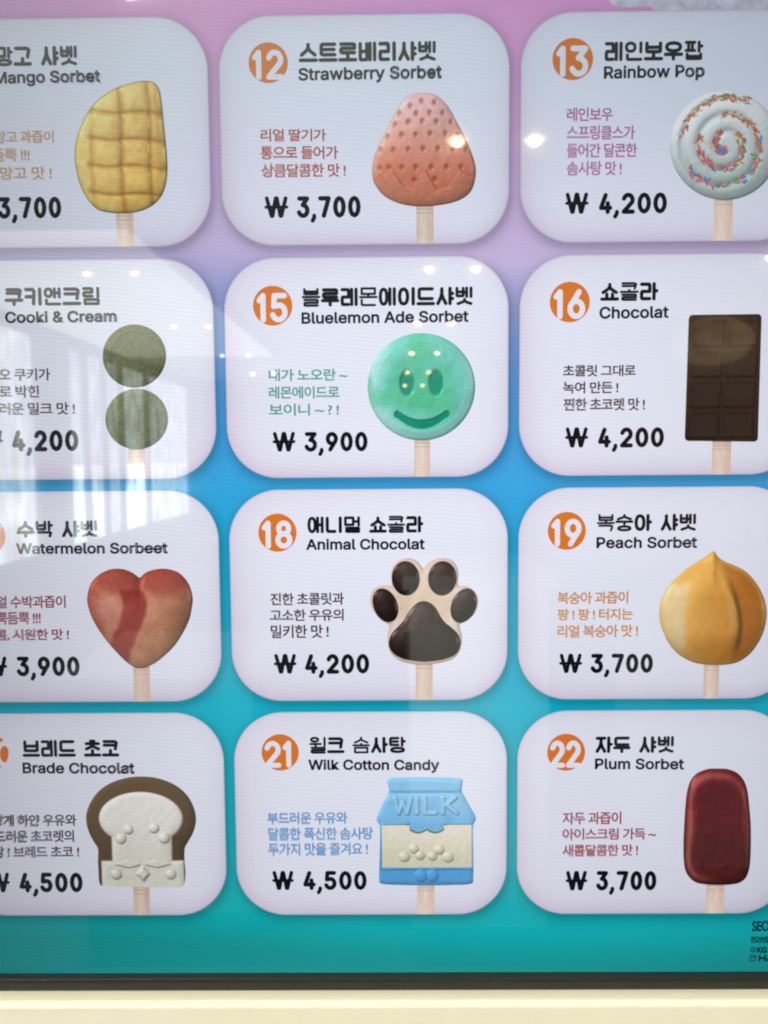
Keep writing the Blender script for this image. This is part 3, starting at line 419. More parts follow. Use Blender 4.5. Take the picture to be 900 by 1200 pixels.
def arc(cx, cy, rx, ry, a0, a1, n=9):
    return [(cx+rx*math.cos(math.radians(a)), cy+ry*math.sin(math.radians(a))) for a in np.linspace(a0, a1, n)]
def rbox(r=0.3):
    return arc(1-r, 1-r, r, r, 0, 90, 4)+arc(r, 1-r, r, r, 90, 180, 4)+arc(r, r, r, r, 180, 270, 4)+arc(1-r, r, r, r, 270, 360, 4)+[(1, 1-r)]
CONS = {
 'ㄱ': [[(0,1),(.85,1),(1,.85),(.9,0)]], 'ㅋ': [[(0,1),(.85,1),(1,.85),(.9,0)], [(0,.5),(.95,.5)]],
 'ㄴ': [[(0,1),(0,.1),(.1,0),(1,0)]], 'ㄷ': [[(1,1),(.1,1),(0,.9),(0,.1),(.1,0),(1,0)]], 'ㅌ': [[(1,1),(.1,1),(0,.9),(0,.1),(.1,0),(1,0)], [(0,.5),(.95,.5)]],
 'ㄹ': [[(0,1),(.92,1),(1,.92),(1,.5),(.08,.5),(0,.42),(0,.08),(.08,0),(1,0)]], 'ㅁ': [[(0,0),(1,0),(1,1),(0,1),(0,0)]],
 'ㅂ': [[(0,1),(0,.06),(.06,0),(.94,0),(1,.06),(1,1)], [(0,.52),(1,.52)]], 'ㅅ': [[(.5,1),(.5,.72),(.38,.42),(0,.0)], [(.5,.62),(.66,.36),(1,0)]],
 'ㅇ': [rbox(.42)], 'ㅈ': [[(0,1),(1,1)], [(.5,1),(.5,.7),(.36,.36),(0,0)], [(.5,.6),(.68,.32),(1,0)]],
 'ㅊ': [[(.36,1.06),(.64,1.06)], [(0,.72),(1,.72)], [(.5,.72),(.5,.5),(.36,.26),(0,0)], [(.5,.44),(.68,.22),(1,0)]],
 'ㅍ': [[(0,1),(1,1)], [(0,0),(1,0)], [(.28,1),(.28,0)], [(.72,1),(.72,0)]],
}
CHO = 'ㄱㄲㄴㄷㄸㄹㅁㅂㅃㅅㅆㅇㅈㅉㅊㅋㅌㅍㅎ'
JUNG = 'ㅏㅐㅑㅒㅓㅔㅕㅖㅗㅘㅙㅚㅛㅜㅝㅞㅟㅠㅡㅢㅣ'
JONG = ['', 'ㄱ','ㄲ','ㄳ','ㄴ','ㄵ','ㄶ','ㄷ','ㄹ','ㄺ','ㄻ','ㄼ','ㄽ','ㄾ','ㄿ','ㅀ','ㅁ','ㅂ','ㅄ','ㅅ','ㅆ','ㅇ','ㅈ','ㅊ','ㅋ','ㅌ','ㅍ','ㅎ']
def vowel_right(v, x0, x1, y0, y1):
    ym = (y0+y1)/2; S = []
    if v == 'ㅣ': return [[(x1-.06, y0), (x1-.06, y1)]]
    if v in 'ㅏㅑ':
        xs = x1-.15; S = [[(xs, y0), (xs, y1)]]
        for yy in ([ym+.03] if v == 'ㅏ' else [ym+.17*(y1-y0), ym-.17*(y1-y0)]): S.append([(xs, yy), (x1+.01, yy)])
    if v == 'ㅓ': S = [[(x1-.06, y0), (x1-.06, y1)], [(x0+.04, ym), (x1-.06, ym)]]
    if v == 'ㅐ': S = [[(x0+.1, y0), (x0+.1, y1)], [(x1-.06, y0), (x1-.06, y1)], [(x0+.1, ym), (x1-.06, ym)]]
    if v == 'ㅔ': S = [[(x0+.13, y0), (x0+.13, y1)], [(x1-.05, y0), (x1-.05, y1)], [(x0-.01, ym), (x0+.13, ym)]]
    return S
def vowel_under(v, y0, y1, bar0=0.03, bar1=.97):
    if v == 'ㅡ': return [[(bar0, y0), (bar1, y0)]]
    if v == 'ㅗ': return [[(bar0, y0), (bar1, y0)], [(.5, y0), (.5, y1)]]
    if v == 'ㅛ': return [[(bar0, y0), (bar1, y0)], [(.33, y0), (.33, y1)], [(.67, y0), (.67, y1)]]
    if v == 'ㅜ': return [[(bar0, y1), (bar1, y1)], [(.5, y1), (.5, y0)]]
    return []
def fitc(c, x0, x1, y0, y1): return [[(x0+(x1-x0)*px, y0+(y1-y0)*py) for px, py in S] for S in CONS[c]]
def syllable(ch):
    """Centre lines in the unit cell and the pen width."""
    k = ord(ch)-0xAC00; c = CHO[k//588]; v = JUNG[(k % 588)//28]; j = JONG[k % 28]
    if v == 'ㅟ':
        if j: return fitc(c, .1, .52, .74, .96)+[[(.05, .58), (.68, .58)], [(.36, .58), (.36, .46)], [(.92, .96), (.92, .46)]]+fitc(j, .12, .92, .04, .34), .112
        return fitc(c, .1, .55, .55, .94)+[[(.05, .32), (.7, .32)], [(.36, .32), (.36, .05)], [(.92, .94), (.92, .05)]], .15
    right = v in 'ㅏㅐㅑㅓㅔㅕㅣ'
    wide2 = v in 'ㅐㅔ'
    if right and not j:
        xr = .50 if wide2 else .62
        cc = fitc(c, .07, xr-.04 if wide2 else xr-.06, .07, .93)
        return cc+vowel_right(v, xr+.02 if wide2 else xr+.05, .97, .06, .95), .145 if wide2 else .155
    if right:
        xr = .50 if wide2 else .62
        cc = fitc(c, .08, xr-.05, .50, .94)
        return cc+vowel_right(v, xr+.03 if wide2 else xr+.05, .97, .46, .95)+fitc(j, .14, .92, .06, .30), .132
    if not j:
        if v == 'ㅡ': return fitc(c, .10, .90, .36, .93)+vowel_under(v, .07, .07), .15
        if v in 'ㅗㅛ': return fitc(c, .10, .90, .46, .93)+vowel_under(v, .07, .36), .15
        return fitc(c, .10, .90, .50, .93)+vowel_under(v, .05, .30), .15
    if v in 'ㅗㅛ': return fitc(c, .12, .88, .66, .96)+vowel_under(v, .485, .585)+fitc(j, .12, .88, .05, .33), .104
    if v == 'ㅡ': return fitc(c, .12, .88, .68, .95)+vowel_under(v, .52, .52)+fitc(j, .12, .88, .05, .36), .108
    return fitc(c, .12, .88, .72, .95)+vowel_under(v, .42, .56)+fitc(j, .14, .86, .05, .27), .120
def hangul(pen, text, x0, z0, x1, z1):
    units = sum(.42 if c == ' ' else 1.0 for c in text); a = (x1-x0)/(units-.04); h = z1-z0; x = x0
    for c in text:
        if c == ' ': x += .42*a; continue
        S, w = syllable(c)
        W_ = w*h*1.25; aw = a*.955-W_; hh = h-W_
        for L in S: pen.stroke([(x+W_/2+aw*(p[0]-.05)/.91, z0+W_/2+hh*(p[1]-.05)/.90) for p in L], W_)
        x += a
DIG = {
 '0': [rbox(.5)], '1': [[(.12,.8),(.55,1),(.55,0)]],
 '2': [arc(.5,.7,.47,.3,165,-25,9)+[(.03,0),(1,0)]], '3': [[(.02,1),(.95,1),(.42,.62)]+arc(.45,.31,.52,.31,80,-160,10)],
 '4': [[(.5,1),(.02,.24),(1,.24)], [(.74,.52),(.74,0)]], '5': [[(.92,1),(.14,1),(.08,.56),(.5,.6)]+arc(.46,.31,.5,.31,70,-160,10)],
 '6': [[(.7,1),(.2,.55)]+arc(.5,.31,.48,.31,150,510,20)], '7': [[(0,1),(1,1),(.4,0)]],
 '8': [arc(.5,.76,.4,.24,0,360,18), arc(.5,.27,.48,.27,0,360,18)], '9': [[(.3,0),(.8,.45)]+arc(.5,.69,.48,.31,-30,330,20)],
}
def numerals(pen, text, x0, z0, x1, z1, weight=.17, gap=1.0):
    h = z1-z0; w = weight*h
    widths = {',': .42, '1': .78}
    tot = sum(widths.get(c, 1.0) for c in text); a = (x1-x0)/tot; x = x0
    for c in text:
        cw = widths.get(c, 1.0)*a
        if c == ',':
            pen.stroke([(x+cw*.52, z0+w*.5), (x+cw*.52, z0+w*.15), (x+cw*.26, z0-h*.12)], w*.92)
        else:
            l, r = x+w*.5+a*.045*gap, x+cw-w*.5-a*.045*gap
            for L in DIG[c]: pen.stroke([(l+(r-l)*p[0], z0+w/2+(h-w)*p[1]) for p in L], w)
        x += cw
def won_sign(pen, x0, z0, x1, z1):
    h = z1-z0; w = .185*h; l, r = x0+h*.10, x1-h*.10; m = lambda t: l+(r-l)*t
    b, t = z0+w/2, z1-w/2
    pen.stroke([(m(.02), t), (m(.25), b), (m(.30), b), (m(.47), t), (m(.53), t), (m(.70), b), (m(.75), b), (m(.98), t)], w)
    pen.stroke([(x0+w*.4, z0+h*.50), (x1-w*.4, z0+h*.50)], w*.80)

def curve_mesh(splines, bold=0.0):
    cu = bpy.data.curves.new("outline", 'CURVE'); cu.dimensions = '2D'; cu.fill_mode = 'BOTH'; cu.offset = bold
    for P in splines:
        sp = cu.splines.new('POLY'); sp.points.add(len(P)-1)
        for pt, p in zip(sp.points, P): pt.co = (p[0], p[1], 0, 1)
        sp.use_cyclic_u = True
    o = bpy.data.objects.new("outline", cu); scn.collection.objects.link(o)
    bpy.context.view_layer.update()
    me = bpy.data.meshes.new_from_object(o.evaluated_get(bpy.context.evaluated_depsgraph_get()))
    V = np.array([v.co[:2] for v in me.vertices]); Fc = [tuple(p.vertices) for p in me.polygons]
    bpy.data.objects.remove(o); bpy.data.curves.remove(cu); bpy.data.meshes.remove(me)
    return V, Fc
def latin_mesh(text):
    x = 0; S = []
    for c in text:
        adv, L = GLYPH[c]
        for l in L: S.append([(x+l[i], l[i+1]) for i in range(0, len(l), 2)])
        x += adv
    S = [[(a/1000, b/1000) for a, b in P] for P in S]
    return (*curve_mesh(S), [np.array(P) for P in S])
def font_mesh(text, bold=0.0, spacing=1.0):
    cu = bpy.data.curves.new("lettering", 'FONT'); cu.body = text; cu.offset = bold; cu.space_character = spacing
    o = bpy.data.objects.new("lettering", cu); scn.collection.objects.link(o)
    bpy.context.view_layer.update()
    me = bpy.data.meshes.new_from_object(o.evaluated_get(bpy.context.evaluated_depsgraph_get()))
    V = np.array([v.co[:2] for v in me.vertices]); Fc = [tuple(p.vertices) for p in me.polygons]
    bpy.data.objects.remove(o); bpy.data.curves.remove(cu); bpy.data.meshes.remove(me)
    return V, Fc
def fit_into(V, r, ylo=None, yhi=None):
    """Scale lettering to its measured box; ylo..yhi is what maps to the box's height (baseline and capitals)."""
    lo, hi = V.min(0), V.max(0)
    ylo = lo[1] if ylo is None else ylo; yhi = hi[1] if yhi is None else yhi
    return np.stack([r[0]+(V[:,0]-lo[0])/(hi[0]-lo[0])*(r[2]-r[0]), r[1]+(V[:,1]-ylo)/(yhi-ylo)*(r[3]-r[1])], 1)
def flat3(V, y): return np.stack([V[:,0], np.full(len(V), y), V[:,1]], 1)

# ------------------------------------------------------------------ pictures of the ice creams
RELIEF = 0.48
class Pic:
    """A picture shape: its outline (metres) as radius over angle, and the displayed shading as a relief lit from the upper left."""
    def __init__(s, P, row=0):
        PX = s.PX = CW/(341, 329.5, 321, 317.5)[row]          # one unit of drawing, in metres
        P = np.array(P); lo, hi = P.min(0), P.max(0)
        s.c = (lo+hi)/2; s.hw, s.hh = (hi-lo)/2/PX
        q = (P-s.c)/PX
        # smooth closed outline
        Q = []
        n = len(q)
        for i in range(n):
            a, b, c, d = q[i-1], q[i], q[(i+1) % n], q[(i+2) % n]
            for t in np.linspace(0, 1, 10, endpoint=False):
                Q.append(.5*((2*b)+(c-a)*t+(2*a-5*b+4*c-d)*t*t+(3*b-a-3*c+d)*t**3))
        Q = np.array(Q); th = np.arctan2(Q[:,1], Q[:,0]); r = np.hypot(Q[:,0], Q[:,1]); k = np.argsort(th)
        s.th, s.r = th[k], r[k]
    def R(s, th): return np.interp(th, s.th, s.r, period=2*math.pi)
    def d(s, x, y):
        """distance in from the outline along the radius, and the radial share"""
        r = np.hypot(x, y); R = s.R(np.arctan2(y, x)); return R-r, r/np.maximum(R, 1e-6)
    def grid(s, nr, nt):
        th = np.linspace(-math.pi, math.pi, nt, endpoint=False); R = s.R(th)
        ss = (np.arange(1, nr+1)/nr)**.8
        x = np.concatenate([[0], (ss[:,None]*R*np.cos(th)).ravel()]); y = np.concatenate([[0], (ss[:,None]*R*np.sin(th)).ravel()])
        Fc = [(0, 1+j, 1+(j+1) % nt) for j in range(nt)]
        for i in range(nr-1):
            a = 1+i*nt; b = a+nt
            Fc += [(a+j, b+j, b+(j+1) % nt, a+(j+1) % nt) for j in range(nt)]
        return x, y, Fc
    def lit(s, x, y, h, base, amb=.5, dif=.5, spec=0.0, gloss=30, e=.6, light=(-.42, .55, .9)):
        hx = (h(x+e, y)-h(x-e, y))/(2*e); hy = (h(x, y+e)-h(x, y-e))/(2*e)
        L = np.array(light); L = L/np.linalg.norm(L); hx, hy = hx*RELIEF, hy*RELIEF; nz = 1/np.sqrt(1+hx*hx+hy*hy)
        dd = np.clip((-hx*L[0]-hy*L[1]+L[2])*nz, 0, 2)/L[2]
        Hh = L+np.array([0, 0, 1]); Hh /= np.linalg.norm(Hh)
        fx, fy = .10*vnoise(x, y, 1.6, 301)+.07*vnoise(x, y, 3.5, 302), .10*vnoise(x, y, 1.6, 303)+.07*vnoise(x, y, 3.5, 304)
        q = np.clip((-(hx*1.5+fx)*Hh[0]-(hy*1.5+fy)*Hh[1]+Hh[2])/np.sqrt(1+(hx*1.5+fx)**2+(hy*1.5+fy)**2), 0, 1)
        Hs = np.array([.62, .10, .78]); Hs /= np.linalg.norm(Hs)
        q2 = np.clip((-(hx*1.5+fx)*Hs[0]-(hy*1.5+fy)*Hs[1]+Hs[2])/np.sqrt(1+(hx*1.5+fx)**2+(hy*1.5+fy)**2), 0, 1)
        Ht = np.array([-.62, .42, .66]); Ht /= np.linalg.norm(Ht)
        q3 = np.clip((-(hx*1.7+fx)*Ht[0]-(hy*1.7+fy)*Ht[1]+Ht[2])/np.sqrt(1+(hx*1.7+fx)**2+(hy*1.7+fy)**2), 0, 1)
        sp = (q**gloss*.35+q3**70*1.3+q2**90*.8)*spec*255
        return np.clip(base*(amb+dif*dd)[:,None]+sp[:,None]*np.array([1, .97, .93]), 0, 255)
    def build(s, name, col, parent, y=-0.0009, nr=60, nt=224, label=None):
        x, yy, Fc = s.grid(nr, nt)
        V = np.stack([s.c[0]+x*s.PX, np.full(len(x), y), s.c[1]+yy*s.PX], 1)
        o = mesh_obj(name, V, Fc, screen_mat("display_picture"), parent, (s.c[0], y, s.c[1]), col(x, yy))
        if label: o['label'] = label
        return o
def pillow(p, w, k=1.0):
    def h(x, y):
        d, _ = p.d(x, y); t = np.clip(d/w, 0, 1); return k*w*np.sqrt(np.clip(1-(1-t)**2, 0, 1)+1e-3)
    return h
G2 = lambda d, w: np.exp(-(d/w)**2)

def pic_mango(card):
    p = Pic(OUT['mango'], 0); W, Hh = p.hw, p.hh
    dome = pillow(p, 34, .55)
    def groove(x, y):
        g = 0
        bend = 2.5*np.sin(y/22)
        for gx, k in ((2, 1), (36, .9), (-33, .45)): g = g+k*G2(x-gx-bend*.6+y*.03, 3.0)
        for gy in (40, 9, -22, -54): g = g+.8*G2(y-gy+1.5*np.sin(x/11+gy)+x*.05, 2.5)*sstep(-46, -30, x)
        return g
    wide = lambda x, y: sum(G2(x-gx+y*.03, 8.0) for gx in (2, 36, -33))*.8+sum(G2(y-gy+x*.05, 7.0) for gy in (40, 9, -22, -54))*.8*sstep(-46, -30, x)
    h = lambda x, y: dome(x, y)-3.4*groove(x, y)-2.4*wide(x, y)+1.4*vnoise(x, y, 9, 1)
    def col(x, y):
        b = mix((230, 180, 80), (248, 212, 128), sstep(-70, 70, -x*.8+y*.3+10*vnoise(x, y, 16, 3)))
        d, _ = p.d(x, y)
        b = mix(b, (236, 210, 120), sstep(20, 3, d)*sstep(10, -40, x)*.6)
        b = mix(b, (186, 124, 40), np.clip(groove(x, y), 0, 1)*.55)
        b = mix(b, (250, 220, 142), np.clip(.8-wide(x, y), 0, 1)*.45)
        b = b*(1+.09*vnoise(x, y, 6, 4)+.06*vnoise(x, y, 2.4, 5))[:,None]
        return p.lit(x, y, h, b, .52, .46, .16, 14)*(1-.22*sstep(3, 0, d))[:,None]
    p.build('mango_ice_cream', col, card, label='golden mango shaped ice cream scored into squares')
def pic_strawberry(card):
    p = Pic(OUT['strawberry'], 0); c = (497, 176)
    S = [(612,300),(650,305),(578,314),(596,336),(636,334),(674,334),(545,335),(572,360),(614,358),(656,360),(698,360),(533,367),(552,397),(594,397),(637,394),(682,394),(720,398),(510,402),
         (528,440),(572,438),(616,437),(660,437),(705,440),(742,440),(488,440),(515,490),(553,490),(595,490),(640,490),(685,490),(728,490),(487,492),(590,527),(650,525)]
    S = [((a/2.5+250-c[0]), -(b/2.5-c[1])) for a, b in S]
    dome = pillow(p, 46, .5)
    def dents(x, y):
        g = 0
        for a, b in S: g = np.maximum(g, np.exp(-(((x-a)/2.7)**2+((y-b)/3.3)**2)**1.5))
        return g
    def leaf(x, y):
        X = x+497-250; X = X*2.5; Y = -(y-176)*2.5                # zoomed coordinates of the measured crown
        e = np.interp(X, [470, 500, 525, 560, 588, 622, 655, 690, 725, 760], [520, 505, 500, 545, 548, 497, 556, 548, 500, 520])
        return sstep(-2.5, 3.5, Y-e)
    h = lambda x, y: dome(x, y)-3.6*dents(x, y)*(1-leaf(x, y))+5.0*leaf(x, y)+1.2*vnoise(x, y, 7, 11)
    def col(x, y):
        b = mix((216, 124, 94), (244, 190, 186), sstep(-45, 62, y+6*vnoise(x, y, 14, 12)))
        d, _ = p.d(x, y)
        b = mix(b, (238, 200, 180), sstep(12, 2, d)*sstep(0, -50, x)*.5)
        b = mix(b, (168, 66, 44), dents(x, y)*(1-leaf(x, y))*.55*sstep(-60, 20, x+30))
        b = mix(b, (214, 132, 106), leaf(x, y)*.7); b = mix(b, (246, 200, 180), G2(leaf(x, y)-.85, .10)*.5); b = mix(b, (164, 74, 54), (4*leaf(x, y)*(1-leaf(x, y)))*.35)
        return p.lit(x, y, h, b*(1+.06*vnoise(x, y, 3, 13))[:,None], .5, .47, .13, 12)
    p.build('strawberry_ice_cream', col, card, nr=80, label='pink strawberry shaped ice cream with seed dimples and a leaf crown')
def pic_rainbow(card):
    p = Pic(OUT['rainbow'], 0); r = np.random.default_rng(5)
    pal = [(186, 74, 50), (196, 116, 50), (92, 138, 58), (44, 122, 184), (208, 96, 142), (176, 72, 78), (190, 104, 62), (222, 200, 150)]
    # the spiral of the groove, from the middle outwards
    t = np.linspace(0, 1, 400); ang = np.radians(60+(1-t)*2.7*360); rad = 4+t*53
    sx, sy = rad*np.cos(ang), rad*np.sin(ang)
    Sp = []
    for i in range(430):
        k = 1-r.random()**1.25*.97
        if math.sin(k*19)+.75*math.sin(k*41+1) < -1.1: continue
        j = int(k*399); a = ang[j]+math.pi/2+r.normal(0, .55); o = r.normal(0, 2.2)
        cx, cy = sx[j]+o*math.cos(ang[j]), sy[j]+o*math.sin(ang[j]); l = r.uniform(1.2, 2.6)
        Sp.append((cx, cy, math.cos(a), math.sin(a), l, pal[int((k*23+r.random()*4.5)) % len(pal)]))
    dome = pillow(p, 26, .5)
    def nearest(x, y):
        th = np.arctan2(y, x); rr = np.hypot(x, y)
        best = np.full(x.shape, 1e9)
        for n in range(-1, 5):
            tt = 1-(np.degrees(th)-60+360*n)/(2.7*360); ok = (tt > 0) & (tt < 1)
            best = np.minimum(best, np.where(ok, np.abs(rr-(4+tt*53)), 1e9))
        return best
    h = lambda x, y: dome(x, y)-4.6*G2(np.minimum(nearest(x, y), 50), 4.4)*sstep(61, 52, np.hypot(x, y))+.8*vnoise(x, y, 5, 8)
    def col(x, y):
        b = mix((178, 194, 188), (236, 238, 238), sstep(-60, 50, y-.2*x+12*vnoise(x, y, 22, 2)))
        b = mix(b, (188, 202, 200), G2(np.minimum(nearest(x, y), 50), 3.5)*.4)
        out = p.lit(x, y, h, b, .5, .48, .10, 10)
        for cx, cy, ca, sa, l, pc in Sp:
            u = (x-cx)*ca+(y-cy)*sa; v = -(x-cx)*sa+(y-cy)*ca
            d = np.hypot(np.maximum(np.abs(u)-l, 0), v)
            m = sstep(1.5, .75, d); hi = sstep(1.1, .2, np.abs(v-.5))*.3
            out = out*(1-m[:,None])+(mix(pc, (255, 240, 225), hi))*m[:,None]
        return out
    p.build('rainbow_lollipop', col, card, nr=96, nt=300, label='round white swirl lollipop covered in coloured sprinkles')
def pic_cookie(card):
    for key, lab in (('cookie_a', 'upper dark cookie of the pair'), ('cookie_b', 'lower dark cookie of the pair')):
        p = Pic(OUT[key], 1); sd = 21 if key == 'cookie_a' else 33
        dome = pillow(p, 5, .7)
        def h(x, y):
            r = np.hypot(x, y); a = np.arctan2(y, x)
            return dome(x, y)+1.3*np.sin(a*70)*sstep(32, 35.5, r)*(key == 'cookie_a')+1.0*G2(r-29, 1.1)+.8*G2(r-17, 1.0)+.6*vnoise(x, y, 2.1, sd)+.6*vnoise(x, y, 4.5, sd+1)*(r < 28)
        def col(x, y):
            b = mix((98, 102, 66), (124, 128, 92), sstep(-30, 30, -x*.3+y+14*vnoise(x, y, 9, sd+2)))
            b = b*(1+.22*vnoise(x, y, 1.5, sd+3)+.10*vnoise(x, y, 4, sd+4))[:,None]
            return p.lit(x, y, h, b, .45, .5, .03, 10)
        p.build('cookie', col, card, nr=56, nt=260, label=lab)
def pic_smile(card):
    p = Pic(OUT['smile'], 1)
    dome = pillow(p, 26, .55)
    def eye(x, y): return np.maximum(sstep(1.25, .8, np.hypot((x+16.8)/8.2, (y-4.7)/14.5)), sstep(1.25, .8, np.hypot((x-17)/8.2, (y-4.7)/14.5)))
    def mouth(x, y):
        xc = np.clip(x-.5, -28, 28); d = np.hypot(x-.5-xc, y-(-43.5+.0150*xc**2)); return sstep(6.6, 4.4, d+np.abs(xc)*.04)
    def rim(x, y): return G2(np.hypot(x, y)-53, 2.2)
    h = lambda x, y: dome(x, y)-4.5*eye(x, y)-3.2*mouth(x, y)+0.6*rim(x, y)+1.5*vnoise(x, y, 10, 41)
    def col(x, y):
        r = np.hypot(x, y)
        b = mix((78, 190, 150), (112, 204, 186), sstep(10, 58, r+18*vnoise(x, y, 16, 42)))
        b = mix(b, (168, 220, 214), sstep(40, 58, r)*sstep(-5, -45, x+.3*y)*.85)
        b = mix(b, (76, 190, 130), sstep(.1, .45, vnoise(x, y, 20, 43)+.15)*.5)
        b = mix(b, (166, 218, 212), sstep(48, 57, r)*sstep(63, 58, r)*sstep(10, 45, x-.6*y)*.6)
        b = mix(b, (190, 232, 214), G2(eye(x, y)-.25, .2)*.35); b = mix(b, (24, 142, 112), np.maximum(eye(x, y)*.85, mouth(x, y)*.98))
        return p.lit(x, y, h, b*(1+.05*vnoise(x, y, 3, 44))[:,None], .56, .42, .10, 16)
    p.build('smiling_ice_cream', col, card, nr=90, nt=260, label='round mint green ice cream with a smiling face')
def pic_chocolate(card):
    p = Pic(OUT['chocolate'], 1); W, Hh = p.hw, p.hh
    def cell(x, y):
        X = x-y*.035
        u = (X+W-3)/(2*W-6)*2; v = (y+Hh-3)/(2*Hh-6)*4
        fu = np.abs(u-np.floor(u)-.5)*2; fv = np.abs(v-np.floor(v)-.5)*2
        return np.minimum((1-fu)*(W-3)/2, (1-fv)*(Hh-3)/4)
    dome = pillow(p, 3, .8)
    h = lambda x, y: dome(x, y)+4.2*sstep(.7, 3.6, cell(x, y))-1.6*sstep(4.5, 6.0, cell(x, y))
    def col(x, y):
        b = mix((36, 25, 24), (52, 37, 31), sstep(-60, 60, y+20*vnoise(x, y, 26, 3)))
        return p.lit(x, y, h, b*(1+.1*vnoise(x, y, 4, 6))[:,None], .42, .60, .16, 9)
    p.build('chocolate_bar', col, card, nr=90, nt=280, label='dark chocolate bar of eight squares')
def pic_heart(card):
    p = Pic(OUT['heart'], 2)
    dome = pillow(p, 42, .5)
    h = lambda x, y: dome(x, y)+1.2*vnoise(x, y, 14, 51)-3*G2(x-0, 5)*sstep(20, 52, y)
    def col(x, y):
        b = mix((182, 116, 84), (206, 144, 108), .5+vnoise(x, y, 16, 52)*1.2)
        b = mix(b, (152, 100, 66), sstep(20, 62, x-.4*y))
        n = 8*vnoise(x, y, 10, 53)
        cap = sstep(12, 40, y+n-.10*np.abs(x))*.9
        cx = np.interp(y, [-56, -40, -10, 15, 45], [-30, -27, -14, -6, -14])
        band = sstep(17, 11, np.abs(x-cx+n*.4))*sstep(46, 30, y)
        side = sstep(-38, -52, x+n*.6)*.55
        b = mix(b, (148, 46, 40), np.clip(np.maximum(np.maximum(band*.95, cap*.75), side), 0, 1))
        b = mix(b, (206, 140, 124), G2(np.hypot(x+42, y-12), 20)*.75)
        return p.lit(x, y, h, b*(1+.10*vnoise(x, y, 1.8, 54)+.09*vnoise(x+y, (y-x)*.4, 5, 55))[:,None], .52, .46, .16, 14)
    p.build('watermelon_heart', col, card, nr=80, label='heart shaped ice cream in red and tan')
def pic_paw(card):
    p = Pic(OUT['paw'], 2); dome = pillow(p, 9, .5)
    def col(x, y):
        d, _ = p.d(x, y)
        b = mix((214, 186, 168), (230, 212, 198), sstep(0, 9, d)); b = mix(b, (222, 196, 166), sstep(10, 30, d)*.7)
        return p.lit(x, y, lambda a, c: dome(a, c)+vnoise(a, c, 6, 61), b, .6, .38, .03, 10)
    o = p.build('paw_ice_cream', col, card, nr=60, label='milky paw shaped ice cream')
    for k, P in enumerate(OUT['pads']+[OUT['mainpad']]):
        q = Pic(P, 2); big = k == 4; dm = pillow(q, 20 if big else 14, .62)
        def col2(x, y):
            b = mix((24, 13, 13), (46, 29, 27), sstep(-20, 20, -x*.5+y+5*vnoise(x, y, 7, 60+k)))*(1+.1*vnoise(x, y, 1.8, 70+k))[:,None]; 
            return q.lit(x, y, lambda a, c: dm(a, c)+.2*vnoise(a, c, 6, 62+k), b, .5, .5, .42, 22)*(1-.25*sstep(2.5, 0, q.d(x, y)[0]))[:,None]
        q.build('chocolate_pad', col2, card, y=-0.0012, nr=36, nt=120, label='large triangular chocolate pad of the paw' if big else None)
def pic_peach(card):
    p = Pic(OUT['peach'], 2); dome = pillow(p, 40, .5)
    def lobe(x, y):
        X = (x+835-600)*3; Y = 456-y*3                      # zoomed coordinates of the crease
        e = np.polyval(np.polyfit([257, 300, 340, 420, 500, 560, 600, 650], [708, 728, 748, 778, 795, 794, 784, 758], 4), np.clip(Y, 250, 660))
        return (e-X)/3
    def left(x, y):
        X = (x+835-600)*3; Y = 456-y*3
        e = np.polyval(np.polyfit([257, 300, 340, 400, 480, 560, 650], [698, 668, 645, 628, 618, 618, 634], 3), np.clip(Y, 250, 660))
        return (e-X)/3
    h = lambda x, y: dome(x, y)+7*sstep(-4, 9, lobe(x, y))*sstep(-62, -30, y)*sstep(56, 14, y)+3.0*sstep(6, -8, left(x, y))+.5*vnoise(x, y, 12, 71)
    def col(x, y):
        b = mix((202, 132, 46), (226, 172, 84), sstep(-40, 40, -x*.9+y*.2+10*vnoise(x, y, 18, 72)))
        b = mix(b, (168, 96, 32), sstep(3, -6, lobe(x, y))*.55)
        b = b*(1-.36*G2(lobe(x, y)+1.5, 3.2)*sstep(-60, -40, y)*sstep(44, 4, y))[:,None]; b = mix(b, (246, 204, 118), G2(lobe(x, y)-6, 3.5)*sstep(-50, -20, y)*sstep(58, 30, y)*.45)
        b = mix(b, (226, 206, 158), sstep(-3, 8, left(x, y))*sstep(36, 22, y)*sstep(-60, -40, y)*.8)
        d, _ = p.d(x, y); b = mix(b, (238, 196, 110), sstep(6, 1, d)*.5)
        return p.lit(x, y, h, b*(1+.05*vnoise(x, y, 5, 73))[:,None], .52, .45, .18, 14)
    p.build('peach_ice_cream', col, card, nr=80, label='golden peach shaped ice cream with a pointed top')
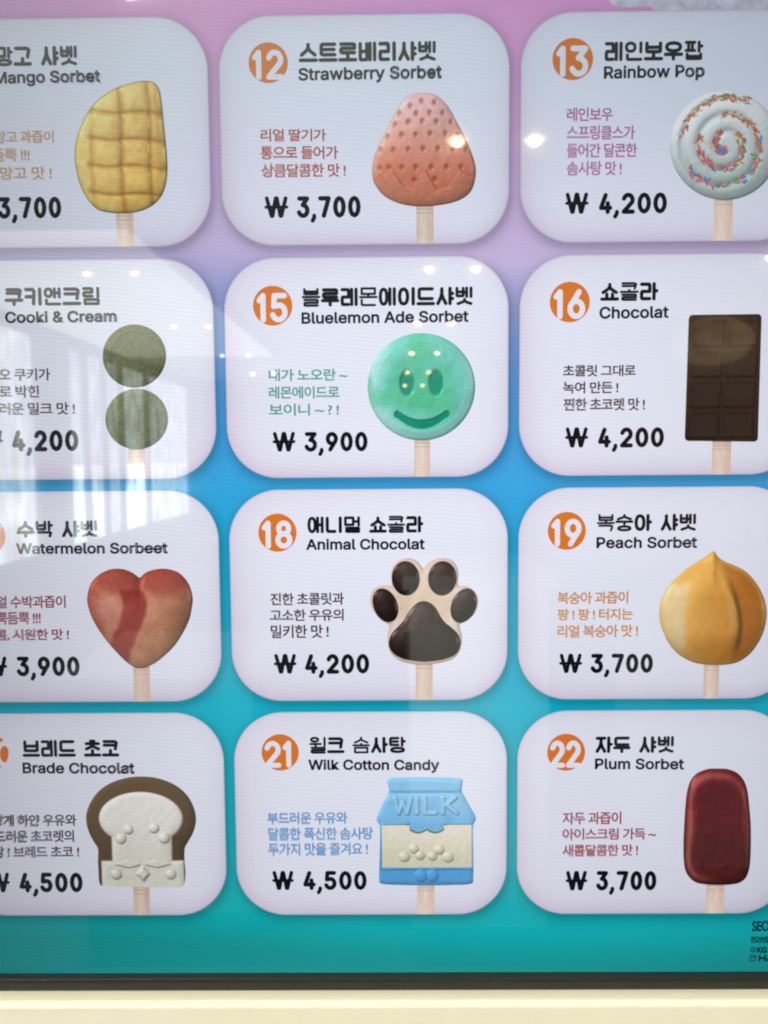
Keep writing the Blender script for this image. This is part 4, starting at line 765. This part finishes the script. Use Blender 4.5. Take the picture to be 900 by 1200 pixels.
def pic_bread(card):
    p = Pic(OUT['bread'], 3)
    # zoomed coordinates: measured positions in the photograph's card, 3 per drawing unit
    ox, oy = 498.0, 462.0
    def inner(x, y):
        X, Y = x*3+ox, oy-y*3
        e = 1-np.hypot((X-497)/147, (Y-412)/96)
        neck = np.minimum(np.minimum(X-392, 604-X), Y-420)/150
        return np.maximum(e, neck)*40
    def base(x, y):
        X, Y = x*3+ox, oy-y*3
        return np.minimum(np.minimum(X-353, 646-X), np.minimum(Y-566, 690-Y))/3
    def bumps(x, y):
        X, Y = x*3+ox, oy-y*3; g = 0
        for a, b, r in ((452, 452, 18), (543, 448, 18), (425, 486, 19), (578, 484, 20), (405, 616, 19), (598, 616, 19)): g = np.maximum(g, np.sqrt(np.clip(1-((X-a)**2+(Y-b)**2)/r**2, 0, 1)))
        g = np.maximum(g, sstep(1.1, .5, np.abs(X-500)/26+np.abs(Y-614)/32))
        g = np.maximum(g, .55*sstep(3, -3, np.abs(Y-578)-14+np.abs(np.abs(X-500)-50)*.25)*(np.abs(np.abs(X-500)-55) < 45))
        return g
    white = lambda x, y: np.maximum(sstep(-1.2, 1.2, inner(x, y)), sstep(-.8, .8, base(x, y)))
    rim = pillow(p, 9, .55)
    def h(x, y):
        w = white(x, y); return rim(x, y)*(1-w)+w*(4+4.5*np.sqrt(np.clip(1-(1-np.clip(np.maximum(inner(x, y), base(x, y))/8, 0, 1))**2, 0, 1)+1e-3))+6.5*bumps(x, y)*w+.6*vnoise(x, y, 6, 81)
    def col(x, y):
        b = mix((84, 66, 48), (106, 85, 62), sstep(-50, 50, y-x*.3+12*vnoise(x, y, 14, 82)))
        w = mix((222, 220, 204), (240, 238, 228), sstep(-50, 40, y+8*vnoise(x, y, 10, 83)))
        b = mix(b, w, white(x, y)) if False else b*(1-white(x, y))[:,None]+w*white(x, y)[:,None]
        return p.lit(x, y, h, b, .5, .48, .08, 12, e=.5)
    p.build('bread_ice_cream', col, card, nr=96, nt=300, label='bread slice shaped ice cream, brown crust round white cream with raised dots')
def pic_milk(card):
    p = Pic(OUT['milk'], 3); ox, oy = 616.0, 395.0
    Z = lambda x, y: (x*2.571+ox, oy-y*2.571)
    def panel(x, y):
        X, Y = Z(x, y)
        top = 374+np.where(np.abs(X-617) < 52, 16+10*np.cos((X-617)/52*math.pi*1.5)*0+10*np.abs(np.sin((X-617)/52*math.pi)), 0)
        return np.minimum(np.minimum(X-482, 753-X), np.minimum(Y-top, 507-Y))/2.571
    def bumps(x, y):
        X, Y = Z(x, y); g = 0
        for a, b, r in ((578, 448, 15), (655, 452, 15), (549, 473, 17), (682, 475, 17), (597, 470, 14), (634, 472, 14)): g = np.maximum(g, np.sqrt(np.clip(1-((X-a)**2+(Y-b)**2)/r**2, 0, 1)))
        return g
    def drops(x, y):
        X, Y = Z(x, y); g = 0
        for a, b, r in ((600, 532, 19), (634, 532, 19)): g = np.maximum(g, np.sqrt(np.clip(1-((X-a)/r)**2-((Y-b)/(r*1.1))**2, 0, 1)))
        return g
    SEG = []
    for a, L in zip((522, 578, 610, 664), ([(0,292),(11,338),(24,305),(37,338),(48,292)], [(10,292),(10,338)], [(2,292),(2,338),(34,338)], [(2,292),(2,338)])):
        for u, v in zip(L, L[1:]): SEG.append((a+u[0], u[1], a+v[0], v[1]))
    SEG += [(704, 290, 668, 318), (676, 312, 708, 338)]
    def letters(x, y):
        X, Y = Z(x, y); g = 1e9
        for a, b, c, d in SEG:
            t = np.clip(((X-a)*(c-a)+(Y-b)*(d-b))/((c-a)**2+(d-b)**2), 0, 1); g = np.minimum(g, np.hypot(X-a-t*(c-a), Y-b-t*(d-b)))
        return sstep(8.0, 3.2, g)
    rim = pillow(p, 7, .6)
    def fold(x, y):
        X, Y = Z(x, y); return G2(Y-276, 5)+.6*G2(Y-372, 5)*(np.abs(X-617) > 134)
    def h(x, y):
        X, Y = Z(x, y); w = sstep(-1, 1, panel(x, y))
        return rim(x, y)*(1-w)+w*4.5-2.6*fold(x, y)*(1-w)+3.0*letters(x, y)+5*bumps(x, y)*w+4*drops(x, y)+2.4*sstep(1.8, 0, np.abs(panel(x, y)+1.4))*(panel(x, y) < 0)+.5*vnoise(x, y, 6, 91)
    def col(x, y):
        X, Y = Z(x, y)
        b = mix((82, 160, 216), (140, 202, 238), sstep(500, 250, Y+60*vnoise(x, y, 14, 92)))
        w = mix((214, 208, 178), (232, 226, 206), sstep(500, 380, Y)); m = sstep(-.8, .8, panel(x, y))
        b = b*(1-m)[:,None]+w*m[:,None]
        edge = sstep(2.0, .4, np.abs(panel(x, y)+.6))*sstep(420, 395, Y)*(np.abs(X-617) < 60)
        b = mix(b, (110, 130, 50), edge*.75)
        b = mix(b, (168, 212, 240), letters(x, y)*.55)
        return p.lit(x, y, h, b, .52, .46, .17, 14, e=.5)
    p.build('milk_carton_ice_cream', col, card, nr=100, nt=320, label='blue milk carton shaped ice cream with raised WILK lettering')
def pic_plum(card):
    p = Pic(OUT['plum'], 3); dome = pillow(p, 17, .85)
    h = lambda x, y: dome(x, y)+1.0*vnoise(x, y, 9, 101)
    def col(x, y):
        d, _ = p.d(x, y)
        b = mix((88, 34, 32), (112, 28, 34), sstep(-30, 20, y+12*vnoise(x, y, 16, 102)))
        b = mix(b, (82, 20, 27), sstep(8, 24, d)*.65)
        b = mix(b, (176, 96, 80), G2(d-7, 4.0)*sstep(10, -30, x)*.75)
        b = mix(b, (164, 78, 72), G2(d-9, 3.5)*sstep(25, 55, y)*.6)
        b = mix(b, (148, 74, 68), G2(d-8, 2.0)*sstep(14, 30, x)*sstep(-40, 10, y)*.5)
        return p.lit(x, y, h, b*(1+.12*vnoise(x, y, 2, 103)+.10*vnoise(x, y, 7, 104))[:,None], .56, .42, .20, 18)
    p.build('plum_ice_bar', col, card, nr=70, label='glossy dark red rounded ice bar')
PICS = dict(mango=pic_mango, strawberry=pic_strawberry, rainbow=pic_rainbow, cookie=pic_cookie, smile=pic_smile, chocolate=pic_chocolate,
            heart=pic_heart, paw=pic_paw, peach=pic_peach, bread=pic_bread, milk=pic_milk, plum=pic_plum)
CARD_LABEL = {'11': 'mango sorbet card cut by the picture edge', '12': 'strawberry sorbet card with orange badge 12', '13': 'rainbow pop card with orange badge 13', '14': 'cookie and cream card with two stacked cookies',
 '15': 'blue lemonade sorbet card with a smiling face', '16': 'chocolate card with a dark bar', '17': 'watermelon sorbet card with a red heart', '18': 'animal chocolate card with a paw',
 '19': 'peach sorbet card with a golden peach', '20': 'bread chocolate card with a bread slice', '21': 'cotton candy card with a blue milk carton', '22': 'plum sorbet card with a dark red bar'}

# ------------------------------------------------------------------ the menu screen
screen = empty('menu_screen', ROOT)
tag(screen, 'lit upright menu screen showing ice cream cards on a pink to blue to teal background', 'screen')

CR = 0.0350                           # corner radius of a card
def card_sdf(x, z, cx, cz, grow=0.0, r=CR):
    qx = np.abs(x-cx)-(CW/2+grow-r); qz = np.abs(z-cz)-(CH/2+grow-r)
    return np.hypot(np.maximum(qx, 0), np.maximum(qz, 0))+np.minimum(np.maximum(qx, qz), 0)-r

def build_panel():
    nx, nz = 250, 430
    xs = np.linspace(SX0, SX1, nx); zs = np.linspace(SZ0, SZ1, nz); X, Z = np.meshgrid(xs, zs); x, z = X.ravel(), Z.ravel()
    st = PANEL_STOPS
    zz = z+.012*np.sin(x*7+.5)+x*PANEL_TILT
    c = np.stack([np.interp(zz, [s[0] for s in st], [s[1][k] for s in st]) for k in range(3)], 1)
    sh = np.zeros_like(x)
    for r in range(4):
        for q in range(3):
            d = card_sdf(x, z, OX+(q-1)*GX+.0012, OZ-r*GY-.0026)
            sh = np.maximum(sh, np.where(d < 0, 1, np.exp(-np.maximum(d, 0)/.0034)))
    c = c*(1-.20*sh)[:,None]
    Fc = [(j*nx+i, j*nx+i+1, (j+1)*nx+i+1, (j+1)*nx+i) for j in range(nz-1) for i in range(nx-1)]
    return mesh_obj('display_panel', np.stack([x, np.zeros_like(x), z], 1), Fc, screen_mat("display_picture"), screen, ROOT, c)
PANEL_TILT = 0.0
PANEL_STOPS = [(-0.355, (26, 158, 156)), (-0.33, (16, 184, 188)), (-0.26, (6, 186, 200)), (-0.17, (0, 186, 210)), (-0.09, (16, 178, 214)), (-0.03, (52, 172, 226)), (0.02, (72, 164, 226)),
               (0.07, (104, 158, 222)), (0.11, (158, 162, 214)), (0.14, (204, 186, 224)), (0.20, (216, 184, 226)), (0.27, (226, 166, 218)), (0.34, (236, 152, 212)), (0.8, (240, 148, 204))]
build_panel()

def build_card(d):
    cx, cz = OX+(d['col']-1)*GX, OZ-d['row']*GY
    nt, nr = 200, 36
    hw, hh, r = CW/2, CH/2, CR
    B = []
    for k, (sx, sz) in enumerate(((1, 1), (-1, 1), (-1, -1), (1, -1))):
        B += [(sx*(hw-r)+r*math.cos(a), sz*(hh-r)+r*math.sin(a)) for a in np.linspace(k*math.pi/2, (k+1)*math.pi/2, 22)]
    B = np.array(B); n = len(B)
    ss = 1-(1-np.arange(1, nr+1)/nr)**1.6
    P = np.concatenate([[(0, 0)], (ss[:,None,None]*B[None]).reshape(-1, 2)])
    Fc = [(0, 1+j, 1+(j+1) % n) for j in range(n)]
    for i in range(nr-1):
        a = 1+i*n; b = a+n; Fc += [(a+j, b+j, b+(j+1) % n, a+(j+1) % n) for j in range(n)]
    x, z = P[:,0]+cx, P[:,1]+cz
    e = -card_sdf(x, z, cx, cz)
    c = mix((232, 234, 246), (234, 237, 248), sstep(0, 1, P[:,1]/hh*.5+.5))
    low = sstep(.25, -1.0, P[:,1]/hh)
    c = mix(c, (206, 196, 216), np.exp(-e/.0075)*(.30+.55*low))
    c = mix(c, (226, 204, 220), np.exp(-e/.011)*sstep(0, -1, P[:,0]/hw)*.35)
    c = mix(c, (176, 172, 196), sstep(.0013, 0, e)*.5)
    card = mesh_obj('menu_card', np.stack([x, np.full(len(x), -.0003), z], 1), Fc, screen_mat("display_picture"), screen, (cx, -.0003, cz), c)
    card['label'] = CARD_LABEL[d['num']]
    # badge: orange disc with white numerals that run off its lower edge
    bx, bz, br = d['badge']
    pen = Pen(-.0006)
    h = br*1.56; wd = br*{'11': 1.4, '20': 2.2}.get(d['num'], 1.68)
    disc = mesh_obj('number_badge', [(bx+br*math.cos(t), -.00055, bz+br*math.sin(t)) for t in np.linspace(0, 2*math.pi, 64, endpoint=False)], [tuple(range(64))], screen_mat("badge_orange", (226, 122, 36)), card, (bx, -.00055, bz))
    sx = br*(.24 if d['num'] == '20' else -.04)
    numerals(pen, d['num'], bx-wd/2+sx, bz-br*.84, bx+wd/2+sx, bz+br*.64, .185, .25)
    pen.mb.obj('badge_number', screen_mat("card_white", (233, 236, 246)), disc if False else card, (bx, -.0006, bz))
    # headings and price
    tb = d['tb']; pen = Pen(-.0006); hangul(pen, d['title'], *tb); pen.mb.obj('title', screen_mat("ink_black", (13, 14, 20)), card)
    V, Fl, LP = latin_mesh(d['sub']); full = np.concatenate([V]+LP); n0 = len(V)
    full = fit_into(full, d['sb'], 0, max(GLYPH['B'][1][0][1::2])/1000)
    pen = Pen(-.0006); pen.mb.add(flat3(full[:n0], -.0006), Fl); k = n0
    for l in LP:                       # a fine pen round each letter gives it its weight
        q = full[k:k+len(l)]; k += len(l); pen.stroke(list(q)+[q[0]], .00072)
    pen.mb.obj('subtitle', screen_mat("ink_black"), card)
    pen = Pen(-.0006); won_sign(pen, *d['won']); numerals(pen, d['price'], *d['pb'], .212, 1.5); pen.mb.obj('price', screen_mat("ink_black"), card)
    # description
    mb = MB()
    for text, rct in d['desc']:
        V, Fl = font_mesh(text, 0, .9); V = fit_into(V, rct); mb.add(flat3(V, -.0006), Fl); weigh(mb, V, Fl, .00036, -.0006)
    mb.obj('description', screen_mat("ink_"+d['key'], d['dcol']), card)
    if d['stick']:
        r_ = list(d['stick']); r_[1] = cz-CH/2+.0002; build_stick(r_, card)
    PICS[d['key']](card)

def build_stick(r, card):
    sd = int(abs(r[0])*9973) % 60; tone = .93+.09*((sd*7) % 10)/10
    x0, z0, x1, z1 = r; nx, nz = 14, 60
    zt = z1+.004
    u = np.linspace(0, 1, nx); v = np.linspace(0, 1, nz); Uu, Vv = np.meshgrid(u, v); uu, vv = Uu.ravel(), Vv.ravel()
    x = x0+(x1-x0)*uu; z = z0+(zt-z0)*vv
    c = mix((232, 204, 184), (244, 222, 206), sstep(0, 1, 1-np.abs(uu-.4)*2))
    c = c*tone*(1+.07*vnoise(x/PX*3+sd, z/PX*.25, 4, 17)+.06*vnoise(x/PX*2, z/PX*.5+sd, 2, 18))[:,None]
    dz = (z1-z)/PX
    for k, s in ((5, .14), (9.5, .10)): c = c*(1-s*G2(dz-k, .9))[:,None]
    c = c*(1-.22*sstep(3.5, 0, dz))[:,None]
    Fc = [(j*nx+i, j*nx+i+1, (j+1)*nx+i+1, (j+1)*nx+i) for j in range(nz-1) for i in range(nx-1)]
    mesh_obj('wooden_stick', np.stack([x, np.full(len(x), -.0006), z], 1), Fc, screen_mat("display_picture"), card, None, c)
for d in CARDS: build_card(d)

# small print in the lower right corner, and the foot of the header drawing above card 13
mb = MB()
for text, r, b in zip(("SEO", "POWERED", "KG L", "HA"), LAY['foot'], (.02, .012, .02, .02)):
    V, Fl = font_mesh(text, 0); V = fit_into(V, r); mb.add(flat3(V, -.0004), Fl); weigh(mb, V, Fl, b*.03, -.0004)
r1, r2, r3 = LAY['foot'][1:4]
mb.box((r1[0], -.0004, r1[1]-.0011), (r1[2], -.0003, r1[1]-.0006))
p1 = Pen(-.0004)
cx, cz = r2[0]-.0030, (r2[1]+r2[3])/2
p1.stroke([(cx+.0017*math.cos(t), cz+.0017*math.sin(t)) for t in np.linspace(0, 2*math.pi, 17)], .0006); p1.stroke([(cx-.0008, cz), (cx+.0008, cz)], .0006)
cz = (r3[1]+r3[3])/2
p1.stroke([(cx-.0018, cz-.0018), (cx+.0018, cz-.0018), (cx+.0022, cz+.0018), (cx-.0016, cz+.0018), (cx-.0018, cz-.0018)], .0006)
p1.stroke([(cx-.0012, cz+.0008), (cx+.0016, cz+.0008)], .0006)
mb.add(p1.mb.V, p1.mb.F)
mb.obj('small_print', screen_mat("ink_footer", (8, 46, 46)), screen)
pc = Pic(LAY['cloud'])
def cloud_col(x, y):
    b = mix((206, 200, 214), (250, 248, 252), sstep(-30, 10, y+10*vnoise(x, y, 9, 5)))
    return b*(1+.10*vnoise(x+y*.6, y*.4, 2.4, 6)+.06*vnoise(x, y, 1.6, 7)+.15*vnoise(x, y, 8, 8))[:,None]
pc.build('cloud_picture', cloud_col, screen, y=-.0001, nr=50, nt=220, label='fluffy white cloud drawing cut off at the top edge')

# black surround, with dust lying on it
bez = principled("bezel_black", (0.016, 0.015, 0.012), .38, bump=.15, bscale=500)
_N, _L = bez.node_tree.nodes, bez.node_tree.links
_tc = _N.new('ShaderNodeTexCoord'); _v = _N.new('ShaderNodeTexVoronoi'); _v.inputs['Scale'].default_value = 90; _L.new(_tc.outputs['Object'], _v.inputs['Vector'])
_n = _N.new('ShaderNodeTexNoise'); _n.inputs['Scale'].default_value = 30; _L.new(_tc.outputs['Object'], _n.inputs['Vector'])
_r = _N.new('ShaderNodeMapRange'); _L.new(_v.outputs['Distance'], _r.inputs[0]); _r.inputs[1].default_value = .07; _r.inputs[2].default_value = .03; _r.inputs[4].default_value = .5
_m = _N.new('ShaderNodeMath'); _m.operation = 'MULTIPLY'; _L.new(_r.outputs[0], _m.inputs[0]); _L.new(_n.outputs[0], _m.inputs[1])
_x = _N.new('ShaderNodeMix'); _x.data_type = 'RGBA'; _L.new(_m.outputs[0], _x.inputs[0]); _x.inputs[6].default_value = (0.016, 0.015, 0.012, 1); _x.inputs[7].default_value = (.4, .38, .33, 1)
_L.new(_x.outputs[2], _N["Principled BSDF"].inputs['Base Color'])
mb = MB()
t1, t2 = 0.0042, ZB-ZH+0.004
for (a, b) in (((SX0-t1, SZ0-t1), (SX1+t1, SZ0)), ((SX0-t1, SZ1), (SX1+t1, SZ1+t1)), ((SX0-t1, SZ0), (SX0, SZ1)), ((SX1, SZ0), (SX1+t1, SZ1))):
    mb.box((a[0], -.0062, a[1]), (b[0], .02, b[1]))
o = SX0-t1; q = SX1+t1
for (a, b) in (((o-t2, SZ0-t1-t2), (q+t2, SZ0-t1-.0008)), ((o-t2, SZ1+t1+.0008), (q+t2, SZ1+t1+t2)), ((o-t2, SZ0-t1-.0008), (o-.0008, SZ1+t1+.0008)), ((q+.0008, SZ0-t1-.0008), (q+t2, SZ1+t1+.0008))):
    mb.box((a[0], -.0034, a[1]), (b[0], .02, b[1]))
bz = mb.obj('bezel', bez, screen, ROOT)
bm = bmesh.new(); bm.from_mesh(bz.data)
bmesh.ops.bevel(bm, geom=[e for e in bm.edges], offset=.0006, segments=2, affect='EDGES', profile=.6)
bm.to_mesh(bz.data); bm.free()
# ------------------------------------------------------------------ the cream housing round the screen
cream = principled("cream_enamel", (0.80, 0.755, 0.61), .32, bump=.06, bscale=140, mottle=.02)
hx, hz0, hz1 = 0.43, ZH-0.42, SZ1+0.1
prof = [(.03, 0), (-.0005, 0)]
R1, depth = .0045, .0165
prof += [(-(depth-R1)-R1*math.sin(a), -R1+R1*math.cos(a)) for a in np.linspace(0, math.pi/2, 9)]
prof += [(-depth, -.42), (.03, -.42)]
mb = MB(); n = len(prof)
mb.add([(s*hx+OX, y, ZH+z) for s in (-1, 1) for y, z in prof], [(i, (i+1) % n, n+(i+1) % n, n+i) for i in range(n)]+[tuple(range(n))[::-1], tuple(range(n, 2*n))])
for s in (-1, 1):
    a, b = sorted((OX+s*(SX1-OX+t1+t2), OX+s*hx)); mb.box((a, -depth+.002, ZH+.001), (b, .03, hz1))
mb.box((OX-hx+.002, -depth+.004, SZ1+t1+t2), (OX+hx-.002, .028, hz1+.05))
hs = mb.obj('kiosk_housing', cream, None, (OX, 0, hz0))
for p_ in hs.data.polygons: p_.use_smooth = True
tag(hs, 'cream enamelled kiosk housing with a rounded ledge below the menu screen', 'kiosk')
hs.data.set_sharp_from_angle(angle=math.radians(40))

# ------------------------------------------------------------------ the shop behind the photographer, seen in the glass, plus pieces added for their reflections
CZ = 1.20                              # ceiling above the lens
white = principled("ceiling_paint", (0.78, 0.78, 0.74), .8, mottle=.05)
dark = principled("floor_tile", (0.06, 0.06, 0.062), .45, mottle=.3)
mb = MB(); mb.box((-6, -15, CZ), (6, -.55, CZ+.1)); tag(mb.obj('ceiling', white, None, (0, -7, CZ)), kind='structure')
mb = MB(); mb.box((-6, -15, -1.6), (6, 1.5, -1.5)); tag(mb.obj('floor', dark, None, (0, -7, -1.5)), kind='structure')
mb = MB(); mb.box((-3.6, -14.2, -1.5), (6, -14.0, CZ)); tag(mb.obj('wall', principled("wall_paint", (0.30, 0.27, 0.24), .8, mottle=.1), None, (0, -14, -1.5)), kind='structure')

frame_m = principled("window_frame", (0.10, 0.10, 0.11), .4)
def street_pane(name, strength):
    """Daylight through a pane, broken up by the street beyond it."""
    m = glow(name, (0.9, 1.0, 0.94), strength); N, L = m.node_tree.nodes, m.node_tree.links
    e = [n for n in N if n.type == 'EMISSION'][0]
    geo = N.new('ShaderNodeNewGeometry'); mp = N.new('ShaderNodeMapping'); mp.inputs['Scale'].default_value = (1, 3.2, 1.5); L.new(geo.outputs['Position'], mp.inputs[0])
    v = N.new('ShaderNodeTexVoronoi'); v.distance = 'CHEBYCHEV'; v.inputs['Scale'].default_value = 1.3; L.new(mp.outputs[0], v.inputs['Vector'])
    n2 = N.new('ShaderNodeTexNoise'); n2.inputs['Scale'].default_value = 2.2; L.new(mp.outputs[0], n2.inputs['Vector'])
    r = N.new('ShaderNodeMapRange'); L.new(n2.outputs[0], r.inputs[0]); r.inputs[1].default_value = .3; r.inputs[2].default_value = .7; r.inputs[3].default_value = .35*strength; r.inputs[4].default_value = 1.35*strength
    L.new(r.outputs[0], e.inputs[1])
    cr = N.new('ShaderNodeValToRGB'); cr.color_ramp.elements[0].color = (.62, .86, .95, 1); cr.color_ramp.elements[1].color = (1, 1, .86, 1)
    sp = N.new('ShaderNodeSeparateColor'); L.new(v.outputs['Color'], sp.inputs[0]); L.new(sp.outputs[0], cr.inputs[0]); L.new(cr.outputs[0], e.inputs[0])
    return m
panel_m = glow("panel_diffuser", (0.97, 1.0, 0.84), 4.6)
w = empty('shop_window', (-3.1, -8, -1.5)); tag(w, 'tall daylit shop window in dark frames, seen only as a reflection on the left of the glass', 'window')
ys = [(-4.40, .06), (-6.48, .35), (-7.24, .05), (-7.75, .05), (-8.27, .06), (-9.19, .07), (-11.24, .08)]
fr = MB()
for y, hw in ys: fr.box((-3.16, y-hw, -.90), (-3.04, y+hw, 1.12))
fr.box((-3.15, -11.32, -.92), (-3.05, -4.34, -.82)); fr.box((-3.15, -11.32, 1.06), (-3.05, -4.34, 1.12))
fr.obj('frame', frame_m, w, (-3.1, -8, -.9))
for (a, ha), (b, hb), lo, hi in zip(ys, ys[1:], (12.0, 22.0, 16.0, 9.0, 28.0, 12.0), (8.5, 6.5, 6.5, 6.0, 8.5, 6.5)):
    m_ = MB(); m_.box((-3.12, b+hb, -.82), (-3.08, a-ha, -.06)); m_.obj('pane', street_pane("lower_pane_%d" % (lo*10), lo), w)
    m_ = MB(); m_.box((-3.12, b+hb, -.06), (-3.08, a-ha, 1.06)); m_.obj('pane', street_pane("upper_pane_%d" % (hi*10), hi), w)
mb = MB(); mb.box((-3.4, -14, -1.5), (-3.18, -4.3, CZ-.001)); tag(mb.obj('wall', principled("plaster", (.34, .34, .33), .8, mottle=.1), None, (-3.3, -9, -1.5)), kind='structure')
sg = empty('added_pendant_lamp', (2.70, -5.97, CZ)); tag(sg, 'warm oval lamp added to brown the top of the chocolate bar in the screen glass', 'pendant lamp')  # warm glow added for its reflection on the chocolate bar
bm = bmesh.new(); bmesh.ops.create_uvsphere(bm, u_segments=32, v_segments=18, radius=1.0)
for v_ in bm.verts:
    k_ = 1+.04*math.cos(16*math.atan2(v_.co.y, v_.co.x)); v_.co.x *= .30*k_; v_.co.y *= .30*k_; v_.co.z *= .20
me_ = bpy.data.meshes.new('lamp_shade'); bm.to_mesh(me_); bm.free(); me_.materials.append(street_pane("warm_shade", 2.2))
for n_ in me_.materials[0].node_tree.nodes:
    if n_.type == 'VALTORGB': n_.color_ramp.elements[0].color = (1, .60, .22, 1); n_.color_ramp.elements[1].color = (1, .76, .36, 1)
so = bpy.data.objects.new('lamp_shade', me_); scn.collection.objects.link(so); so.parent = sg; so.location = (0, 0, -.26)
m_ = MB(); m_.box((2.695, -5.975, CZ-.07), (2.705, -5.965, CZ)); m_.obj('cord', frame_m, sg)
m_ = MB(); m_.box((2.65, -6.02, CZ-.02), (2.75, -5.92, CZ-.001)); m_.obj('ceiling_rose', frame_m, sg)
lp = empty('added_glow_panel', (-2.2, -5.8, CZ)); tag(lp, 'broad pale glowing panel added on the ceiling for the hazy patch over the cookie card', 'ceiling light')  # glowing surface added to lift the mirrored ceiling on the left
m_ = MB(); m_.box((-3.0, -8.4, CZ-.03), (-1.32, -3.45, CZ-.002)); m_.obj('diffuser', panel_m, lp)
m_ = MB()
for q in (((-3.03, -8.43), (-1.29, -8.4)), ((-3.03, -3.45), (-1.29, -3.42)), ((-3.03, -8.4), (-3.0, -3.45)), ((-1.32, -8.4), (-1.29, -3.45))): m_.box((*q[0], CZ-.04), (*q[1], CZ-.001))
m_.obj('frame', principled("panel_trim", (.6, .6, .58), .5), lp)
mb = MB(); mb.box((3.3, -14, -1.5), (3.45, -5.2, CZ-.002)); tag(mb.obj('wall', principled("wood_wall", (0.52, 0.33, 0.13), .6, mottle=.35), None, (3.4, -9, -1.5)), kind='structure')

lam = principled("white_laminate", (0.64, 0.64, 0.59), .35, mottle=.04); kick = principled("dark_plinth", (0.05, 0.05, 0.05), .5)  # pale counters and cabinet below are added for their reflections
for lab, x0, x1, y0, y1, zt in (('long white counter added to pale the lower left of the screen glass', -1.0, -.42, -2.35, -1.75, -.66), ('short white counter added to pale the lower right of the screen glass', .93, 2.1, -2.6, -2.0, -.60),
        ('narrow white cabinet added to grey the right half of the paw in the screen glass', .055, .46, -2.1, -1.67, -.34)):
    c = empty('counter', ((x0+x1)/2, (y0+y1)/2, -1.5)); tag(c, lab, 'counter')
    m_ = MB(); m_.box((x0, y0, -1.4), (x1, y1, zt-.04)); m_.obj('body', lam, c)
    m_ = MB(); m_.box((x0-.02, y0-.02, zt-.04), (x1+.02, y1+.02, zt)); m_.obj('worktop', lam, c)
    m_ = MB(); m_.box((x0+.04, y0+.04, -1.5), (x1-.04, y1-.04, -1.4)); m_.obj('plinth', kick, c)
ring_m = principled("lamp_trim", (0.5, 0.48, 0.44), .4); bulb_m = glow("warm_bulb", (1.0, .70, .34), 120.0)
def spotlight():
    o = empty('ceiling_spotlight', (0, 0, CZ))
    n = 20; V = []; Fc = []
    for rr, zz in ((.055, 0), (.055, -.02), (.040, -.02), (.036, -.004)): V += [(rr*math.cos(t), rr*math.sin(t), CZ+zz) for t in np.linspace(0, 2*math.pi, n, endpoint=False)]
    for k in range(3): Fc += [(k*n+i, k*n+(i+1) % n, (k+1)*n+(i+1) % n, (k+1)*n+i) for i in range(n)]
    mesh_obj('trim', V, Fc, ring_m, o, (0, 0, CZ))
    bm = bmesh.new(); bmesh.ops.create_uvsphere(bm, u_segments=16, v_segments=10, radius=.021)
    me = bpy.data.meshes.new('bulb'); bm.to_mesh(me); bm.free(); me.materials.append(bulb_m)
    for p_ in me.polygons: p_.use_smooth = True
    b = bpy.data.objects.new('bulb', me); scn.collection.objects.link(b); b.parent = o; b.location = (0, 0, -.026); b.scale = (1.15, 1.15, .8)
    return o
proto = spotlight(); first = True
spots = [(-1.52, -2.44)]+[(x, -(2.97+1.96*k-.53)) for x in (.26, .55) for k in range(6)]+[(x, -(2.97+1.96*k-.53)) for x in (-1.9, -1.6) for k in range(1, 5)]+[(2.3, -4.2)]
for x, y in spots:
    if first: o = proto; first = False
    else:
        o = proto.copy(); scn.collection.objects.link(o)
        for ch in proto.children:
            c = ch.copy(); scn.collection.objects.link(c); c.parent = o
    o.location = (x, y, CZ)
    tag(o, 'small warm round ceiling spotlight that shows as a bright dot in the screen glass', 'spotlight', 'ceiling spotlights mirrored in the screen glass')
